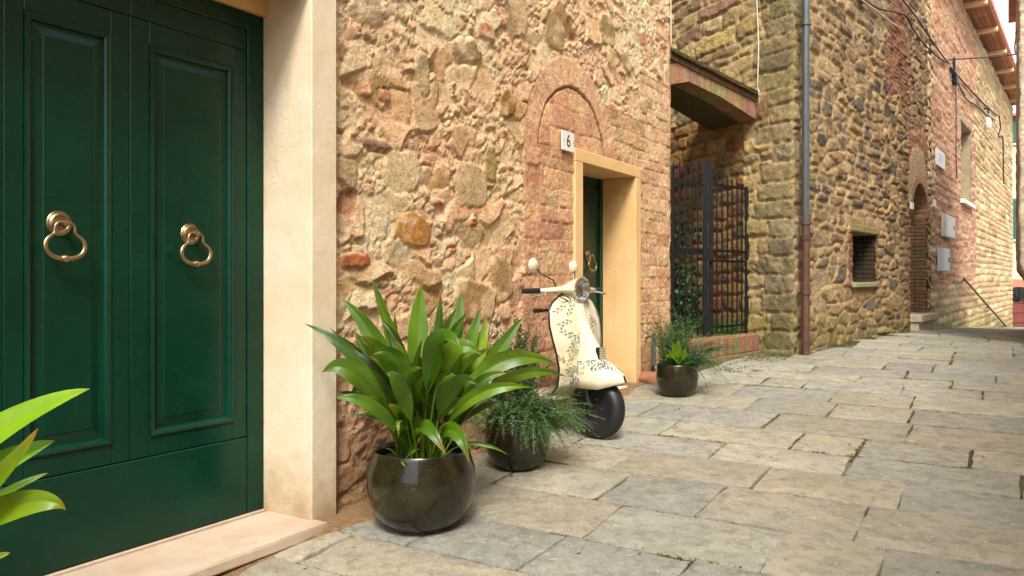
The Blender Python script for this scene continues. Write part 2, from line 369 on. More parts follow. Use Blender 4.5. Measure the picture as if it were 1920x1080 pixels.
def raw_mesh(name, X, N, C, quads, mat):
    me = bpy.data.meshes.new(name); nv = len(X); nf = len(quads)
    me.vertices.add(nv); me.vertices.foreach_set('co', X.astype(np.float32).ravel())
    me.loops.add(nf*4); me.loops.foreach_set('vertex_index', quads.astype(np.int32).ravel())
    me.polygons.add(nf); me.polygons.foreach_set('loop_start', np.arange(0, nf*4, 4, dtype=np.int32))
    me.polygons.foreach_set('use_smooth', np.ones(nf, bool))
    me.update(calc_edges=True)
    ca = me.color_attributes.new('col', 'FLOAT_COLOR', 'POINT'); c = np.ones((nv, 4), np.float32); c[:, :3] = C
    ca.data.foreach_set('color', c.ravel())
    me.normals_split_custom_set_from_vertices(N.astype(np.float32))
    me.materials.append(mat); return me
def masonry(parent, mat, us, vs, posf, fld, maxn, mortar_name, piece='stone', rest='rubble_stones'):
    U, V = np.meshgrid(us, vs); ids, H, C, solid = fld(U, V); P, Nn = posf(U, V)
    X = P+Nn*H[..., None]
    gu = np.gradient(X, axis=1); gv = np.gradient(X, axis=0); NN = np.cross(gu, gv)
    sgn = np.sign((NN*Nn).sum(-1).mean()); NN = NN*sgn; NN /= np.linalg.norm(NN, axis=-1, keepdims=True)+1e-9
    nvv, nu = U.shape; idx = np.arange(nvv*nu).reshape(nvv, nu)
    q = np.stack([idx[:-1, :-1], idx[:-1, 1:], idx[1:, 1:], idx[1:, :-1]], -1).reshape(-1, 4)
    if sgn < 0: q = q[:, ::-1]
    ok = (solid[:-1, :-1] & solid[:-1, 1:] & solid[1:, 1:] & solid[1:, :-1]).ravel()
    fid = ids[:-1, :-1].ravel(); X = X.reshape(-1, 3); NN = NN.reshape(-1, 3); C = C.reshape(-1, 3); Nf = Nn.reshape(-1, 3)
    q = q[ok]; fid = fid[ok]
    ctr = X[q[:, 0]]; ed1 = X[q[:, 1]]-X[q[:, 0]]; ed2 = X[q[:, 3]]-X[q[:, 0]]
    area = np.linalg.norm(np.cross(ed1, ed2), axis=1)
    vw = ctr-np.array([0, 0, 1.35]); dist = np.linalg.norm(vw, axis=1); fac = np.abs((vw*Nf[q[:, 0]]).sum(1))/dist
    inview = (vw[:, 1] > .3) & (np.abs(vw[:, 0]/vw[:, 1]) < .66) & (vw[:, 2]/vw[:, 1] < .36)
    wt = area*fac/dist**2*inview
    off = np.array(root_loc(parent))
    order = np.argsort(fid, kind='stable'); fs = fid[order]; cuts = np.flatnonzero(np.diff(fs))+1
    groups = np.split(order, cuts)
    def mk(name, faces, p):
        qq = q[faces]; uq, inv = np.unique(qq, return_inverse=True)
        me = raw_mesh(name, X[uq]-off, NN[uq], C[uq], inv.reshape(-1, 4), mat)
        o = bpy.data.objects.new(name, me); COL.objects.link(o); o.parent = p; return o
    stones = []; mort = None
    for g_ in groups:
        if fid[g_[0]] < 0: mort = g_
        elif len(g_) > 3: stones.append((wt[g_].sum(), g_))
        else: mort = g_ if mort is None else np.concatenate([mort, g_])
    wall = mk(mortar_name, mort, parent)
    stones.sort(key=lambda t: -t[0])
    for _, g_ in stones[:maxn]: mk(piece, g_, wall)
    if len(stones) > maxn:
        o = mk(rest, np.concatenate([g_ for _, g_ in stones[maxn:]]), wall); o['kind'] = 'stuff'
    return wall, len(stones)

# ================================================================== THE GROUND
Y = np.concatenate([np.arange(-30, 60, .5), np.arange(60, 200, 8)]); Xs = np.concatenate([np.arange(-60, 60, 2.0), np.arange(60, 140, 10)])
mb = MB(); vs = [(x, y, gxy(x, y)-.012) for y in Y for x in Xs]; nx = len(Xs)
mb.add(vs, [(j*nx+i, j*nx+i+1, (j+1)*nx+i+1, (j+1)*nx+i) for j in range(len(Y)-1) for i in range(nx-1)])
ground = mb.build('ground', M['joint'], smooth=True); tag(ground, 'mortar, earth and moss between the street paving stones', kind='structure')
paving = bpy.data.objects.new('pavement', None); COL.objects.link(paving); tag(paving, 'worn sandstone flag paving of the sloping street', kind='structure')

def flag_outline(s0, s1, n0, n1, r, wob):
    pts = []; cor = [(s0, n0), (s1, n0), (s1, n1), (s0, n1)]
    cj = [(r.uniform(-wob, wob), r.uniform(-wob, wob)) for _ in range(4)]
    cor = [(a+c[0], b_+c[1]) for (a, b_), c in zip(cor, cj)]
    for k in range(4):
        a = cor[k]; b_ = cor[(k+1) % 4]; L = math.hypot(b_[0]-a[0], b_[1]-a[1]); m_ = max(3, int(L/.07))
        ph = r.uniform(0, 9)
        for i in range(m_):
            t = i/m_; e = (r.uniform(-.004, .004)+.004*math.sin(t*7+ph)) if i else 0
            if i == 0: # chipped corner
                pr = cor[k-1]
                pts.append((a[0]*.97+b_[0]*.03*0+a[0]*.03, a[1]))
                continue
            nxv = -(b_[1]-a[1])/L; nyv = (b_[0]-a[0])/L
            pts.append((a[0]+(b_[0]-a[0])*t+nxv*e, a[1]+(b_[1]-a[1])*t+nyv*e))
    return pts
flags = []
r = random.Random(21); s = .35
FL_PAL = [(.33, .295, .22), (.31, .29, .23), (.345, .30, .215), (.31, .29, .235), (.295, .28, .235), (.335, .30, .225), (.345, .31, .225), (.31, .295, .235)]
def nmax_at(s): return 3.9+max(0, min(1, (s-2)/3))*.0+ (2.0 if s < 9 else .2)
while s < 45:
    ds = r.uniform(.38, .62) if s < 20 else r.uniform(.6, .9)
    n = (-.06 if s < 9 else -1.6)-r.uniform(0, .3)*0
    nlim = 5.6 if s < 11 else 8.5
    n0b = .02 if s < 8.6 else (-1.5)
    n = n0b+ (0.0)
    first = True
    while n < nlim:
        dn = r.choice([r.uniform(.42, .7), r.uniform(.6, .9), r.uniform(.8, 1.1)])
        if first: dn *= r.uniform(.5, 1); first = False
        flags.append((s, s+ds, n, n+dn)); n += dn
    s += ds
def in_wall(s, n):
    x, y, _ = W(s, n, 0)
    if (x-3.49)*.773-(y-9.85)*.634 < .04 and (x-3.49)*.634+(y-9.85)*.773 > -.05: return True
    if (x-8.27)*.806-(y-15.7)*.592 < .04 and y > 15.5: return True
    if (x-3.2)*.772-(y-10.32)*.635 < .03 and y < 10.6 and s > 8.4: return True
    if s > 8.6 and n < .05 and y < 10.4: return True
    return False
def add_flag(mb, s0, s1, n0, n1):
    hj = .0025+r.random()*.004+(.007 if r.random() < .3 else 0)
    o = flag_outline(s0+hj+.003, s1-hj-.003, n0+hj, n1-hj, r, .009)
    cs, cn = (s0+s1)/2, (n0+n1)/2; N = len(o); ta, tb = r.uniform(-.01, .01), r.uniform(-.008, .008); dz = r.uniform(-.003, .006)
    base = tuple(a*b_ for a, b_ in zip(FL_PAL[r.randrange(len(FL_PAL))], (.97, 1.0, 1.06))); k = r.uniform(.82, 1.06); col = tuple(c*k for c in base)
    def pt(p, inset, dz2):
        q = (cs+(p[0]-cs)*(1-inset/max(.1, s1-cs)), cn+(p[1]-cn)*(1-inset/max(.1, n1-cn)))
        return W(q[0], q[1], float(gz(q[0]))+dz+(q[0]-cs)*ta+(q[1]-cn)*tb+dz2)
    vs = [pt(p, 0, -.045) for p in o]+[pt(p, 0, -.005) for p in o]+[pt(p, .002, -.0015) for p in o]+[pt(p, .007, 0) for p in o]
    fs = []
    for l in range(3): fs += [(l*N+i, l*N+(i+1) % N, (l+1)*N+(i+1) % N, (l+1)*N+i) for i in range(N)]
    vs += [pt(p, .5*max(.1, s1-cs), .001) for p in o]; fs += [(3*N+i, 3*N+(i+1) % N, 4*N+(i+1) % N, 4*N+i) for i in range(N)]
    fs.append(tuple(4*N+i for i in range(N)))
    mb.add(vs, fs, col=col)
cand = []
for f in flags:
    cs, cn = (f[0]+f[1])/2, (f[2]+f[3])/2; x, y, _ = W(cs, cn, 0)
    if in_wall(cs, cn): continue
    vis = y > .4 and abs(x/y) < .72
    d2 = x*x+y*y; wgt = (f[1]-f[0])*(f[3]-f[2])/d2**1.5*(1 if vis else .01)
    cand.append((wgt, f))
cand.sort(key=lambda t: -t[0])
for wgt, f in cand[:290]:
    mb = MB(); add_flag(mb, *f); mb.build('flagstone', M['flag'], paving, smooth=40)
mb = MB()
for wgt, f in cand[290:]: add_flag(mb, *f)
mb.build('distant_flagstones', M['flag'], paving, smooth=40, kind='stuff')

# ================================================================== HOUSE 1 (rough tan wall, green portal, number 6)
house1 = thing('stone_house', W(3.3, 0, 0), 'rough tan stone house with the big green portal and small doorway number 6', 'house')
OPEN1 = (6.297+.03, 7.783-.03, -.2, 2.53-.03)
SPEC1 = [ # s, z, w, h, rot, colour, amp
 (4.06, 1.68, .36, .22, -.15, lin(186, 132, 66), .03), (5.19, 2.70, .22, .22, .1, lin(150, 116, 58), .035),
 (4.70, 2.03, .42, .36, .1, lin(196, 168, 130), .03), (3.64, 2.19, .46, .075, -.02, lin(160, 128, 110), .035),
 (4.31, 1.88, .17, .06, 0, lin(176, 92, 62), .04), (4.72, 1.75, .13, .055, .1, lin(180, 88, 60), .035), (4.45, 1.60, .16, .055, 0, lin(186, 110, 84), .035),
 (3.50, 1.47, .30, .10, 0, lin(176, 104, 66), .045), (3.95, 2.05, .34, .28, .3, lin(214, 190, 150), .02), (4.95, 2.22, .16, .34, .1, lin(168, 144, 92), .03),
 (5.3, 3.45, .34, .36, .2, lin(166, 142, 110), .04), (5.95, 3.48, .36, .30, -.2, lin(160, 136, 96), .04), (7.0, 3.75, .34, .30, .3, lin(158, 138, 92), .045),
 (4.15, 2.72, .14, .28, .2, lin(170, 152, 116), .03), (3.60, 2.50, .12, .1, 0, lin(206, 150, 116), .03), (3.76, 2.49, .12, .1, 0, lin(200, 140, 110), .03),
 (6.1, 4.0, .4, .3, .2, lin(170, 142, 104), .04), (4.9, 3.2, .3, .13, 0, lin(180, 120, 92), .04), (5.1, 1.35, .3, .34, 0, lin(172, 138, 96), .035),
 (4.75, 1.2, .5, .3, -.1, lin(170, 134, 92), .04), (7.45, 3.55, .32, .14, -.5, lin(168, 142, 112), .04), (7.9, 3.2, .22, .16, 0, lin(196, 166, 126), .04)]
def fld1(U, V):
    # warp shared by every region
    ids, d, lu, lv = worley(U, V, 31, .25, .16, .28, .075)
    sm_id, sm_d, sm_lu, sm_lv = worley(U, V, 77, .10, .055, .2, .04, 4)
    R = lambda k: hid(ids, k)
    crag = fbm(U*5, V*6, 5, 3, .62); rid = 1-np.abs(fbm(U*9, V*11, 4, 8, .6))*2; med = fbm(U*18, V*22, 4, 14, .6); fin = fbm(U*45, V*50, 3, 19)
    is_st = (R(1) < .50) & (d > .006)
    ew = .004+.018*R(7)
    dome = sst(d, .0, ew)
    amp = .000+.022*R(2)**1.4
    shard = np.abs(fbm(U*7, V*10, 3, 21, .5)); shard2 = 1-np.minimum(1, np.abs(fbm(U*12+4, V*17, 3, 27, .55))*5)
    H = -.008+crag*.024+(rid-.5)*.012+med*.013+fin*.008-shard2*.014
    Hs = -.018+dome*(amp+.012)+(lu*(R(3)-.5)*.5+lv*(R(4)-.5)*.7)*dome+crag*.014+med*.008+fin*.004-shard2*.007*(1-.6*dome)
    small = (hid(sm_id, 1) < .55) & (R(1) >= .50) & (sm_d > .004)
    Hsm = -.014+sst(sm_d, 0, .012)*(.006+.03*hid(sm_id, 2))+(sm_lu*(hid(sm_id, 3)-.5)*.6+sm_lv*(hid(sm_id, 4)-.5)*.9)+crag*.020+med*.010+fin*.006-shard2*.008
    H = np.where(R(1) < .50, Hs, np.where(hid(sm_id, 1) < .55, Hsm, H))
    mort = np.array(lin(228, 194, 154)); pink = np.array(lin(216, 172, 142)); pale = np.array(lin(240, 218, 186))
    f = (sst(fbm(U*1.2, V*1.2, 3, 40), -.3, .5))[..., None]; C = mort*(1-f*.55)+pale*f*.55
    f = (sst(fbm(U*1.7+5, V*1.5, 3, 44), -.1, .5)*.75)[..., None]; C = C*(1-f)+pink*f
    Pst = [lin(222, 186, 142), lin(214, 172, 130), lin(200, 162, 120), lin(184, 156, 118), lin(224, 198, 160), lin(206, 152, 118), lin(190, 152, 104), lin(216, 168, 134)]
    stc = pal(ids, Pst); smear = sst(fbm(U*7, V*9, 4, 60)+(R(6)-.5)*1.1, -.42, .22)*.92
    stc = stc*(1-smear[..., None])+C*smear[..., None]
    C = np.where(((R(1) < .50))[..., None], stc*(dome[..., None])+C*(1-dome[..., None]), np.where((hid(sm_id, 1) < .55)[..., None], pal(sm_id, [lin(210, 168, 134), lin(218, 184, 144), lin(194, 162, 122), lin(220, 192, 156), lin(204, 150, 120)])*.55+C*.45, C))
    out = np.where(is_st, ids, np.where(small, 10**7+sm_id, -1))
    # block and brick zones beside the small door
    jamb = (U > 5.44+.03*fbm(V*3, V, 2, 5)) & (U < 6.31) & (V < 2.5)
    bi, bd_, bu, bv = course(U, V, 5, .10, .21, .19, .34, .012, 3)
    bi = np.where(U < 5.70, bi//4096*4096+3000, bi); e1 = np.minimum(U-5.44, 5.70-U); e2 = U-5.70
    right = (U > 7.76) & (V < 3.6)
    ri, rd_, ru, rv = course(U, V, 6, .07, .17, .14, .33, .02, 4)
    over = (V >= 2.45) & (V < 3.05) & (U > 6.9) & (U < 7.9)
    hb = lambda i, dd, a: -.004+sst(dd, 0, .009)*(a*.8+.020*hid(i, 2)**2)+crag*.014+med*.008+fin*.004+(rid-.5)*.006-shard2*.006
    cb = lambda i, P_: pal(i, P_)*.64+C*.36
    PB = [lin(204, 150, 116), lin(196, 140, 110), lin(212, 168, 126), lin(190, 134, 110), lin(200, 160, 120)]
    dd = np.where(U < 5.70, np.minimum(bd_*2, np.maximum(e1, 0)), np.minimum(bd_, np.maximum(e2, 0)))
    H = np.where(jamb, hb(bi, dd, .012)-np.where(U > 5.7, .012, 0), H); C = np.where(jamb[..., None], cb(bi, PB), C); out = np.where(jamb, np.where(dd > .004, 2*10**7+bi, -1), out)
    rg = right | over
    H = np.where(rg, hb(ri, rd_, .012), H); C = np.where(rg[..., None], cb(ri, [lin(214, 170, 132), lin(200, 146, 112), lin(222, 188, 150), lin(188, 152, 112)]), C); out = np.where(rg, np.where(rd_ > .004, 3*10**7+ri, -1), out)
    # relieving arch
    cx, cz = 6.31, 2.44; rr = np.hypot((U-cx)*.98, V-cz); an = np.arctan2(V-cz, U-cx); wob = .012*fbm(U*5, V*5, 2, 9)
    ring = (rr+wob > .62) & (rr+wob < .87) & (V > cz-.02)
    inner = (rr+wob <= .62) & (V > cz)
    k = np.floor((an+.08)/(math.pi/34)); fk = (an+.08)/(math.pi/34)-k; dr = np.minimum(np.minimum(rr+wob-.62, .87-rr-wob), np.minimum(fk, 1-fk)*.07)
    H = np.where(ring, -.002+sst(dr, 0, .006)*(.004+.008*h2(k, k*0, 4))+crag*.006+med*.005+fin*.003, H)
    rk = (4*10**7+k+50).astype(np.int64)
    C = np.where(ring[..., None], pal(rk, [lin(212, 164, 134), lin(206, 158, 124), lin(220, 178, 146)])*.5+C*.5, C); out = np.where(ring, np.where(dr > .003, rk, -1), out)
    ii, id_, iu, iv = course(U, V, 15, .13, .2, .2, .34, .02, 3)
    H = np.where(inner, -.018+sst(id_, 0, .01)*(.010+.012*hid(ii, 2))+crag*.006+med*.005+fin*.003, H)
    C = np.where(inner[..., None], cb(ii, PB), C); out = np.where(inner, np.where(id_ > .004, 5*10**7+ii, -1), out)
    lo = np.abs(rr+wob-.62) < .012
    H = np.where(lo & (V > cz), H-.03, H); C = np.where((lo & (V > cz))[..., None], C*.55, C)
    for q, (s0, z0, w0, h0, ro, co, am) in enumerate(SPEC1):
        a_, b_ = math.cos(ro), math.sin(ro); x = (U-s0)*a_+(V-z0)*b_; y = -(U-s0)*b_+(V-z0)*a_
        x = x+.16*w0*fbm(U*5+q, V*5, 3, 70)+.014*fbm(U*20, V*20+q, 2, 72); y = y+.18*h0*fbm(U*5, V*5+q, 3, 71)+.012*fbm(U*20+q, V*20, 2, 73)
        rr_ = (np.abs(2*x/w0)**3+np.abs(2*y/h0)**3)**(1/3); dd = (1-rr_)*min(w0, h0)/2
        on = dd > 0; dm = sst(dd, 0, .018)
        Hh = -.008+dm*am+x*.05+y*.08+crag*.006+med*.005+fin*.003
        H = np.where(on, np.maximum(Hh, -.01), H); cc = np.array(co)
        sme = (sst(fbm(U*8, V*9, 3, 80+q), -.1, .45)*.75)[..., None]
        C = np.where(on[..., None], (cc*(1-sme)+np.array(mort)*sme)*dm[..., None]+C*(1-dm[..., None]), C); out = np.where(on, 6*10**7+q, out)
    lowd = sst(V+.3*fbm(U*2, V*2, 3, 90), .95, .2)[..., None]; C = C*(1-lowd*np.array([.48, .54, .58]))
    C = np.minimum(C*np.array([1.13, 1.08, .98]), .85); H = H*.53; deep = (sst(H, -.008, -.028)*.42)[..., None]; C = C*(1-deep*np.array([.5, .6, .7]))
    red = (sst(fbm(U*1.3+2, V*1.3, 3, 95), .2, .6)*.2)[..., None]; C = C*(1-red)+C*np.array([1.0, .78, .70])*red
    # edge of the wall turns in at the far corner
    tz = 2.53
    solid = ~((U > OPEN1[0]) & (U < OPEN1[1]) & (V < OPEN1[3]))
    return out, H, C, solid
def pos1(U, V):
    X = np.stack([U*DX-3.29*DY, U*DY+3.29*DX, V], -1); N = np.zeros_like(X); N[..., 0] = DY; N[..., 1] = -DX
    return X, N
us = np.arange(3.27, 8.66, .0125); vs_ = np.arange(-.06, 5.0, .0125)
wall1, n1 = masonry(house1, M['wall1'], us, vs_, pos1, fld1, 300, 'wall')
print('wall1 stones', n1)
# corner return, upper wall, body of the house
def fld1e(U, V):
    i, d, lu, lv = course(U, V, 44, .12, .22, .18, .4, .03)
    H = -.01+sst(d, 0, .02)*(.02+.02*hid(i, 2))+.015*fbm(U*6, V*6, 4, 2)
    return np.where(d > .004, -1, -1), H, pal(i, [lin(204, 160, 118), lin(190, 146, 104), lin(180, 130, 96)]), V > -9
def pos1e(U, V):
    X = np.stack([8.655*DX-(3.29+U)*DY, 8.655*DY+(3.29+U)*DX, V], -1); N = np.zeros_like(X); N[..., 0] = DX; N[..., 1] = DY
    return X, N
masonry(house1, M['wall1'], np.arange(-.012, 4.5, .04), np.arange(0, 6.6, .04), pos1e, fld1e, 0, 'end_wall')
mb = MB(); mb.box(-3, 8.64, -.25, -.012, 5.0, 6.6, W); mb.box(-3, .55, -.25, .0, -.4, 5.0, W)
mb.box(.55, 3.27, -.25, .0, 3.0, 5.0, W); mb.box(-3, 8.6, -5, -4.7, -.3, 6.6, W)
mb.build('upper_wall', M['plaster2'], house1)
mb = MB()
mb.box(-3.2, 8.9, -5.2, .3, 6.6, 6.72, W); mb.build('roof', M['tile'], house1)

# main portal surround: cream render pilaster and jamb, lintel
mb = MB()
mb.box(3.10, 3.293, -.326-.1, .06, float(gz(3.1))-.05, 3.35, W, ch=.006)
mb.build('jamb', M['plaster'], house1, smooth=30)
mb = MB(); mb.box(.35, 3.0995, -.42, .06, 2.955, 3.35, W, ch=.006); mb.box(.35, 3.099, -.40, -.29, 2.852, 2.954, W)
mb.build('lintel', M['plaster2'], house1, smooth=30)
mb = MB(); mb.box(.35, .55, -.40, .06, -.2, 2.954, W, ch=.006); mb.build('jamb', M['plaster'], house1, smooth=30)
mb = MB(); mb.box(.52, 3.135, -.30, .165, -.030, .034, W, ch=.012); th = mb.build('threshold', M['marble'], house1, smooth=40)
mb = MB(); mb.box(.52, 3.098, -.34, -.302, -.03, .042, W, ch=.003); mb.build('sill_strip', M['marble'], house1, smooth=40)
mb = MB(); mb.box(.5, 3.0, -.3, .10, -.4, -.031, W); mb.build('threshold_gap_shade', M['dark'], house1)  # near-black block stands for the shadow under the threshold overhang

# the green double door
portal = thing('green_portal', W(2.28, -.33, .04), 'large dark green panelled double door with two brass ring knockers', 'door')
FN = -.326
def D(mb_, a, b_, z0, z1, n0=FN-.05, n1=FN, ch=.0025): mb_.box(a, b_, n0, n1, z0, z1, W, ch=ch)
mb = MB(); D(mb, 2.985, 3.098, .044, 2.848, FN-.06, FN+.006, .004); mb.build('door_frame', M['green'], portal, smooth=30)
mb = MB(); D(mb, .62, 2.983, 2.752, 2.848, FN-.06, FN+.006, .004); mb.build('door_frame', M['green'], portal, smooth=30)
mb = MB(); D(mb, .56, .62, .044, 2.848, FN-.06, FN+.006, .004); mb.build('door_frame', M['green'], portal, smooth=30)
def dpanel(s0, s1, z0, z1, parent):
    prof = [(0, 0), (.002, .010), (.012, .014), (.020, .008), (.024, .006), (.030, -.002), (.036, -.020), (.052, -.021), (.085, -.013), (.088, -.010), (.094, -.010)]
    vs = []
    for o_, h_ in prof:
        h_ = h_*.8
        for (a, z) in ((s0+o_, z0+o_), (s1-o_, z0+o_), (s1-o_, z1-o_), (s0+o_, z1-o_)): vs.append(W(a, FN+h_, z))
    fs = [(l*4+k, l*4+(k+1) % 4, l*4+4+(k+1) % 4, l*4+4+k) for l in range(len(prof)-1) for k in range(4)]
    L = (len(prof)-1)*4; fs.append((L, L+1, L+2, L+3))
    mb = MB(); mb.add(vs, fs); return mb.build('panel', M['green'], parent, smooth=12, fixn=True)
def leaf(s0, s1, p0, p1):
    e = bpy.data.objects.new('door_leaf', None)
    mb = MB(); D(mb, s0+.002, p0, .4745, 2.632); L1 = mb.build('stile', M['green'], portal, smooth=30)
    mb = MB(); D(mb, p1, s1-.002, .4745, 2.632); mb.build('stile', M['green'], portal, smooth=30)
    mb = MB(); D(mb, p0+.0008, p1-.0008, .4745, .5695); mb.build('rail', M['green'], portal, smooth=30)
    mb = MB(); D(mb, p0+.0008, p1-.0008, 2.5215, 2.632); mb.build('rail', M['green'], portal, smooth=30)
    mb = MB(); D(mb, s0+.002, s1-.002, 2.635, 2.749); mb.build('rail', M['green'], portal, smooth=30)
    dpanel(p0, p1, .5695, 2.5215, portal)
mb = MB(); D(mb, .624, 2.979, .050, .4705, FN-.05, FN+.007, .004); mb.build('kick_board', M['green'], portal, smooth=30)
leaf(2.284, 2.981, 2.388, 2.890); leaf(1.712, 2.284, 1.795, 2.188); leaf(.622, 1.70, .78, 1.55)
mb = MB(); D(mb, 1.7005, 1.7115, .05, 2.749, FN-.05, FN-.004, 0); mb.box(.6, 3.0, FN-.09, FN-.055, .04, 2.8, W); mb.build('backing', M['green'], portal)

def knocker_local():
    """local: x right, y out of the door (towards -Y), z up; origin at the rosette"""
    parts = []
    mb = MB(); mb.lathe([(.055, 0), (.056, .004), (.052, .009), (.047, .007), (.043, .010), (.038, .014), (.033, .010), (.028, .009), (.0, .010)], axis='y', n=36)
    parts.append(('rosette', mb))
    mb = MB(); mb.lathe([(.010, .005), (.011, .02), (.009, .034), (.015, .040), (.018, .050), (.014, .060), (.0, .063)], axis='y', n=20); parts.append(('boss', mb))
    pts = []
    half = [(.014, .005), (.028, .000), (.040, -.012), (.044, -.030), (.046, -.046), (.058, -.056), (.076, -.072), (.086, -.096), (.082, -.122), (.064, -.142), (.040, -.152), (.018, -.156)]
    full = [(-x, z) for x, z in half]+[(x, z) for x, z in half[::-1]]
    P = [(x, -.048+.20*min(0, z)*.2, z) for x, z in full]
    # smooth (Catmull)
    for i in range(len(P)-1):
        a = Vector(P[max(i-1, 0)]); b_ = Vector(P[i]); c_ = Vector(P[i+1]); d_ = Vector(P[min(i+2, len(P)-1)])
        for t in (0, .33, .66): pts.append(.5*((2*b_)+(c_-a)*t+(2*a-5*b_+4*c_-d_)*t*t+(3*b_-a-3*c_+d_)*t**3))
    pts.append(Vector(P[-1]))
    rs = []
    for p in pts: rs.append(.0065+.0045*min(1, max(0, (-p.z-.04)/.06)))
    mb = MB(); mb.tube(pts, rs, 10); mb.tube([pts[0], pts[-1]], .0065, 8); parts.append(('ring', mb))
    mb = MB(); c = (pts[0]+pts[-1])/2; zc = -.156; yb = P[11][1]
    for (x, rr) in ((-.026, .013), (.026, .013)): mb.lathe([(0, x-.004), (rr, x-.003), (rr, x+.003), (0, x+.004)], c=(0, yb, zc), axis='x', n=14)
    mb.lathe([(.0, -.021), (.011, -.018), (.017, -.008), (.018, .0), (.017, .008), (.011, .018), (0, .021)], c=(0, yb, zc), axis='x', n=16); parts.append(('grip_knob', mb))
    return parts
KP = knocker_local(); ANG = math.radians(90-32)       # door plane runs along s, outward n
def place_knocker(parent, s, n, z, sc=1):
    # local x -> s direction, local -y -> n direction
    base = None
    for nm, mb_ in KP:
        m2 = MB(); m2.f = mb_.f; m2.uv = mb_.uv; m2.c = mb_.c
        m2.v = [W(s+p[0]*sc, n-p[1]*sc, z+p[2]*sc) for p in mb_.v]
        if base is None: base = m2.build('knocker', M['brass'], parent, smooth=40)
        else: m2.build(nm, M['brass'], base, smooth=40)
place_knocker(portal, 1.950, FN-.010, 1.605, 1.02); place_knocker(portal, 2.625, FN-.010, 1.590, 1.0)

# small doorway 6
mb = MB(); z0 = .12
for a, b_ in ((6.297, 6.45), (7.655, 7.783)): mb.box(a, b_, -.42, .022, z0, 2.415, W, ch=.006)
mb.box(6.297, 7.783, -.42, .022, 2.416, 2.53, W, ch=.006)
mb.build('door_surround', M['plaster2'], house1, smooth=30)
mb = MB(); mb.box(6.451, 7.654, -.45, .01, .10, .27, W, ch=.01); mb.build('doorstep', M['stonetrim'], house1)
sdoor = thing('green_door', W(7.05, -.38, .28), 'narrow dark green door deep in the ochre doorway behind the scooter', 'door')
mb = MB(); mb.box(6.452, 7.653, -.44, -.372, .272, 2.41, W, ch=.003); mb.build('door_leaf', M['green'], sdoor)
FNs = FN; FN = -.371
for a, b_ in ((6.56, 7.0), (7.13, 7.55)): dpanel(a, b_, .9, 2.3, sdoor)
mb = MB(); mb.box(7.575, 7.652, -.37, -.352, .272, 2.41, W, ch=.003); mb.build('door_frame', M['green'], sdoor)
FN = FNs
place_knocker(sdoor, 7.33, -.372, 1.60, 1.0)
# rubble at the foot of the doorway
fs_ = thing('foot_stone', W(7.86, .10, .26), 'reddish rough stone block at the foot of the small doorway', 'stone')
bm = bmesh.new(); bmesh.ops.create_icosphere(bm, subdivisions=3, radius=1)
for v_ in bm.verts:
    c = v_.co; c *= 1+.16*math.sin(c.x*5+1)*math.sin(c.y*4+c.z*5)+rnd.uniform(-.02, .02); c.x = max(-.8, min(.8, c.x)); c.z = max(-.7, min(.7, c.z))
    c.x *= .17; c.y *= .15; c.z *= .11
m2 = MB(); m2.add([(v_.co.x+fs_.location.x, v_.co.y+fs_.location.y, v_.co.z+fs_.location.z+.04) for v_ in bm.verts], [tuple(v.index for v in f.verts) for f in bm.faces], col=lin(160, 112, 84)); bm.free()
m2.build('block', M['brick'], fs_, smooth=True)

# house number tile
sign = thing('house_number', W(6.14, .04, 2.56), 'small white tile with the number 6 above the doorway', 'sign')
mb = MB(); mb.box(6.030, 6.247, .022, .036, 2.475, 2.645, W, ch=.003); mb.build('tile', M['white'], sign)
cu = bpy.data.curves.new('t', 'FONT'); cu.body = '6'; cu.size = .155; cu.align_x = 'CENTER'; cu.align_y = 'CENTER'; cu.extrude = .0008
to = bpy.data.objects.new('t', cu); COL.objects.link(to); dg = bpy.context.evaluated_depsgraph_get(); me = bpy.data.meshes.new_from_object(to.evaluated_get(dg))
bpy.data.objects.remove(to)
def text_mesh(me, fr, s, n, z, sx=1):
    m2 = MB(); m2.add([fr(s+v_.co.x*sx, n+v_.co.z, z+v_.co.y) for v_ in me.vertices], [tuple(p.vertices) for p in me.polygons]); return m2
text_mesh(me, W, 6.138, .0375, 2.56).build('numeral', M['ink'], sign)
mb = MB()
for a in (6.045, 6.232): mb.lathe([(0, -.002), (.006, -.001), (.006, .001), (0, .002)], c=W(a, .037, 2.56), n=8)
mb.build('screws', M['ink'], sign)

# ================================================================== HOUSE 2 (dark rubble, with side, front, far stretch)
LS, LA, LB = 4.0, 7.55, 19.2
def path(u):
    u = np.asarray(u, float)
    t = np.where(u < LS, u, 0)
    xs = 3.49-.52*(LS-u); ys = 9.85+.854*(LS-u)
    xa = 3.49+.634*(u-LS); ya = 9.85+.773*(u-LS)
    xb = 8.277+.592*(u-LS-LA); yb = 15.686+.806*(u-LS-LA)
    return np.where(u < LS, xs, np.where(u < LS+LA, xa, xb)), np.where(u < LS, ys, np.where(u < LS+LA, ya, yb))
def pos2(U, V):
    acc = 0
    offs = (-.05, -.03, -.01, .01, .03, .05)
    x = 0; y = 0
    for o_ in offs: a, b_ = path(U+o_); x = x+a/6; y = y+b_/6
    a0, b0 = path(U-.06); a1, b1 = path(U+.06); dx, dy = a1-a0, b1-b0; L = np.hypot(dx, dy)
    return np.stack([x, y, V], -1), np.stack([dy/L, -dx/L, 0*V], -1)
NI = (LS+2.47, LS+3.6, 1.31, 2.06); DO = (LS+5.95, LS+7.2, .72, 2.55)
WI = (LS+LA+4.33, LS+LA+6.2, 3.3, 5.2)
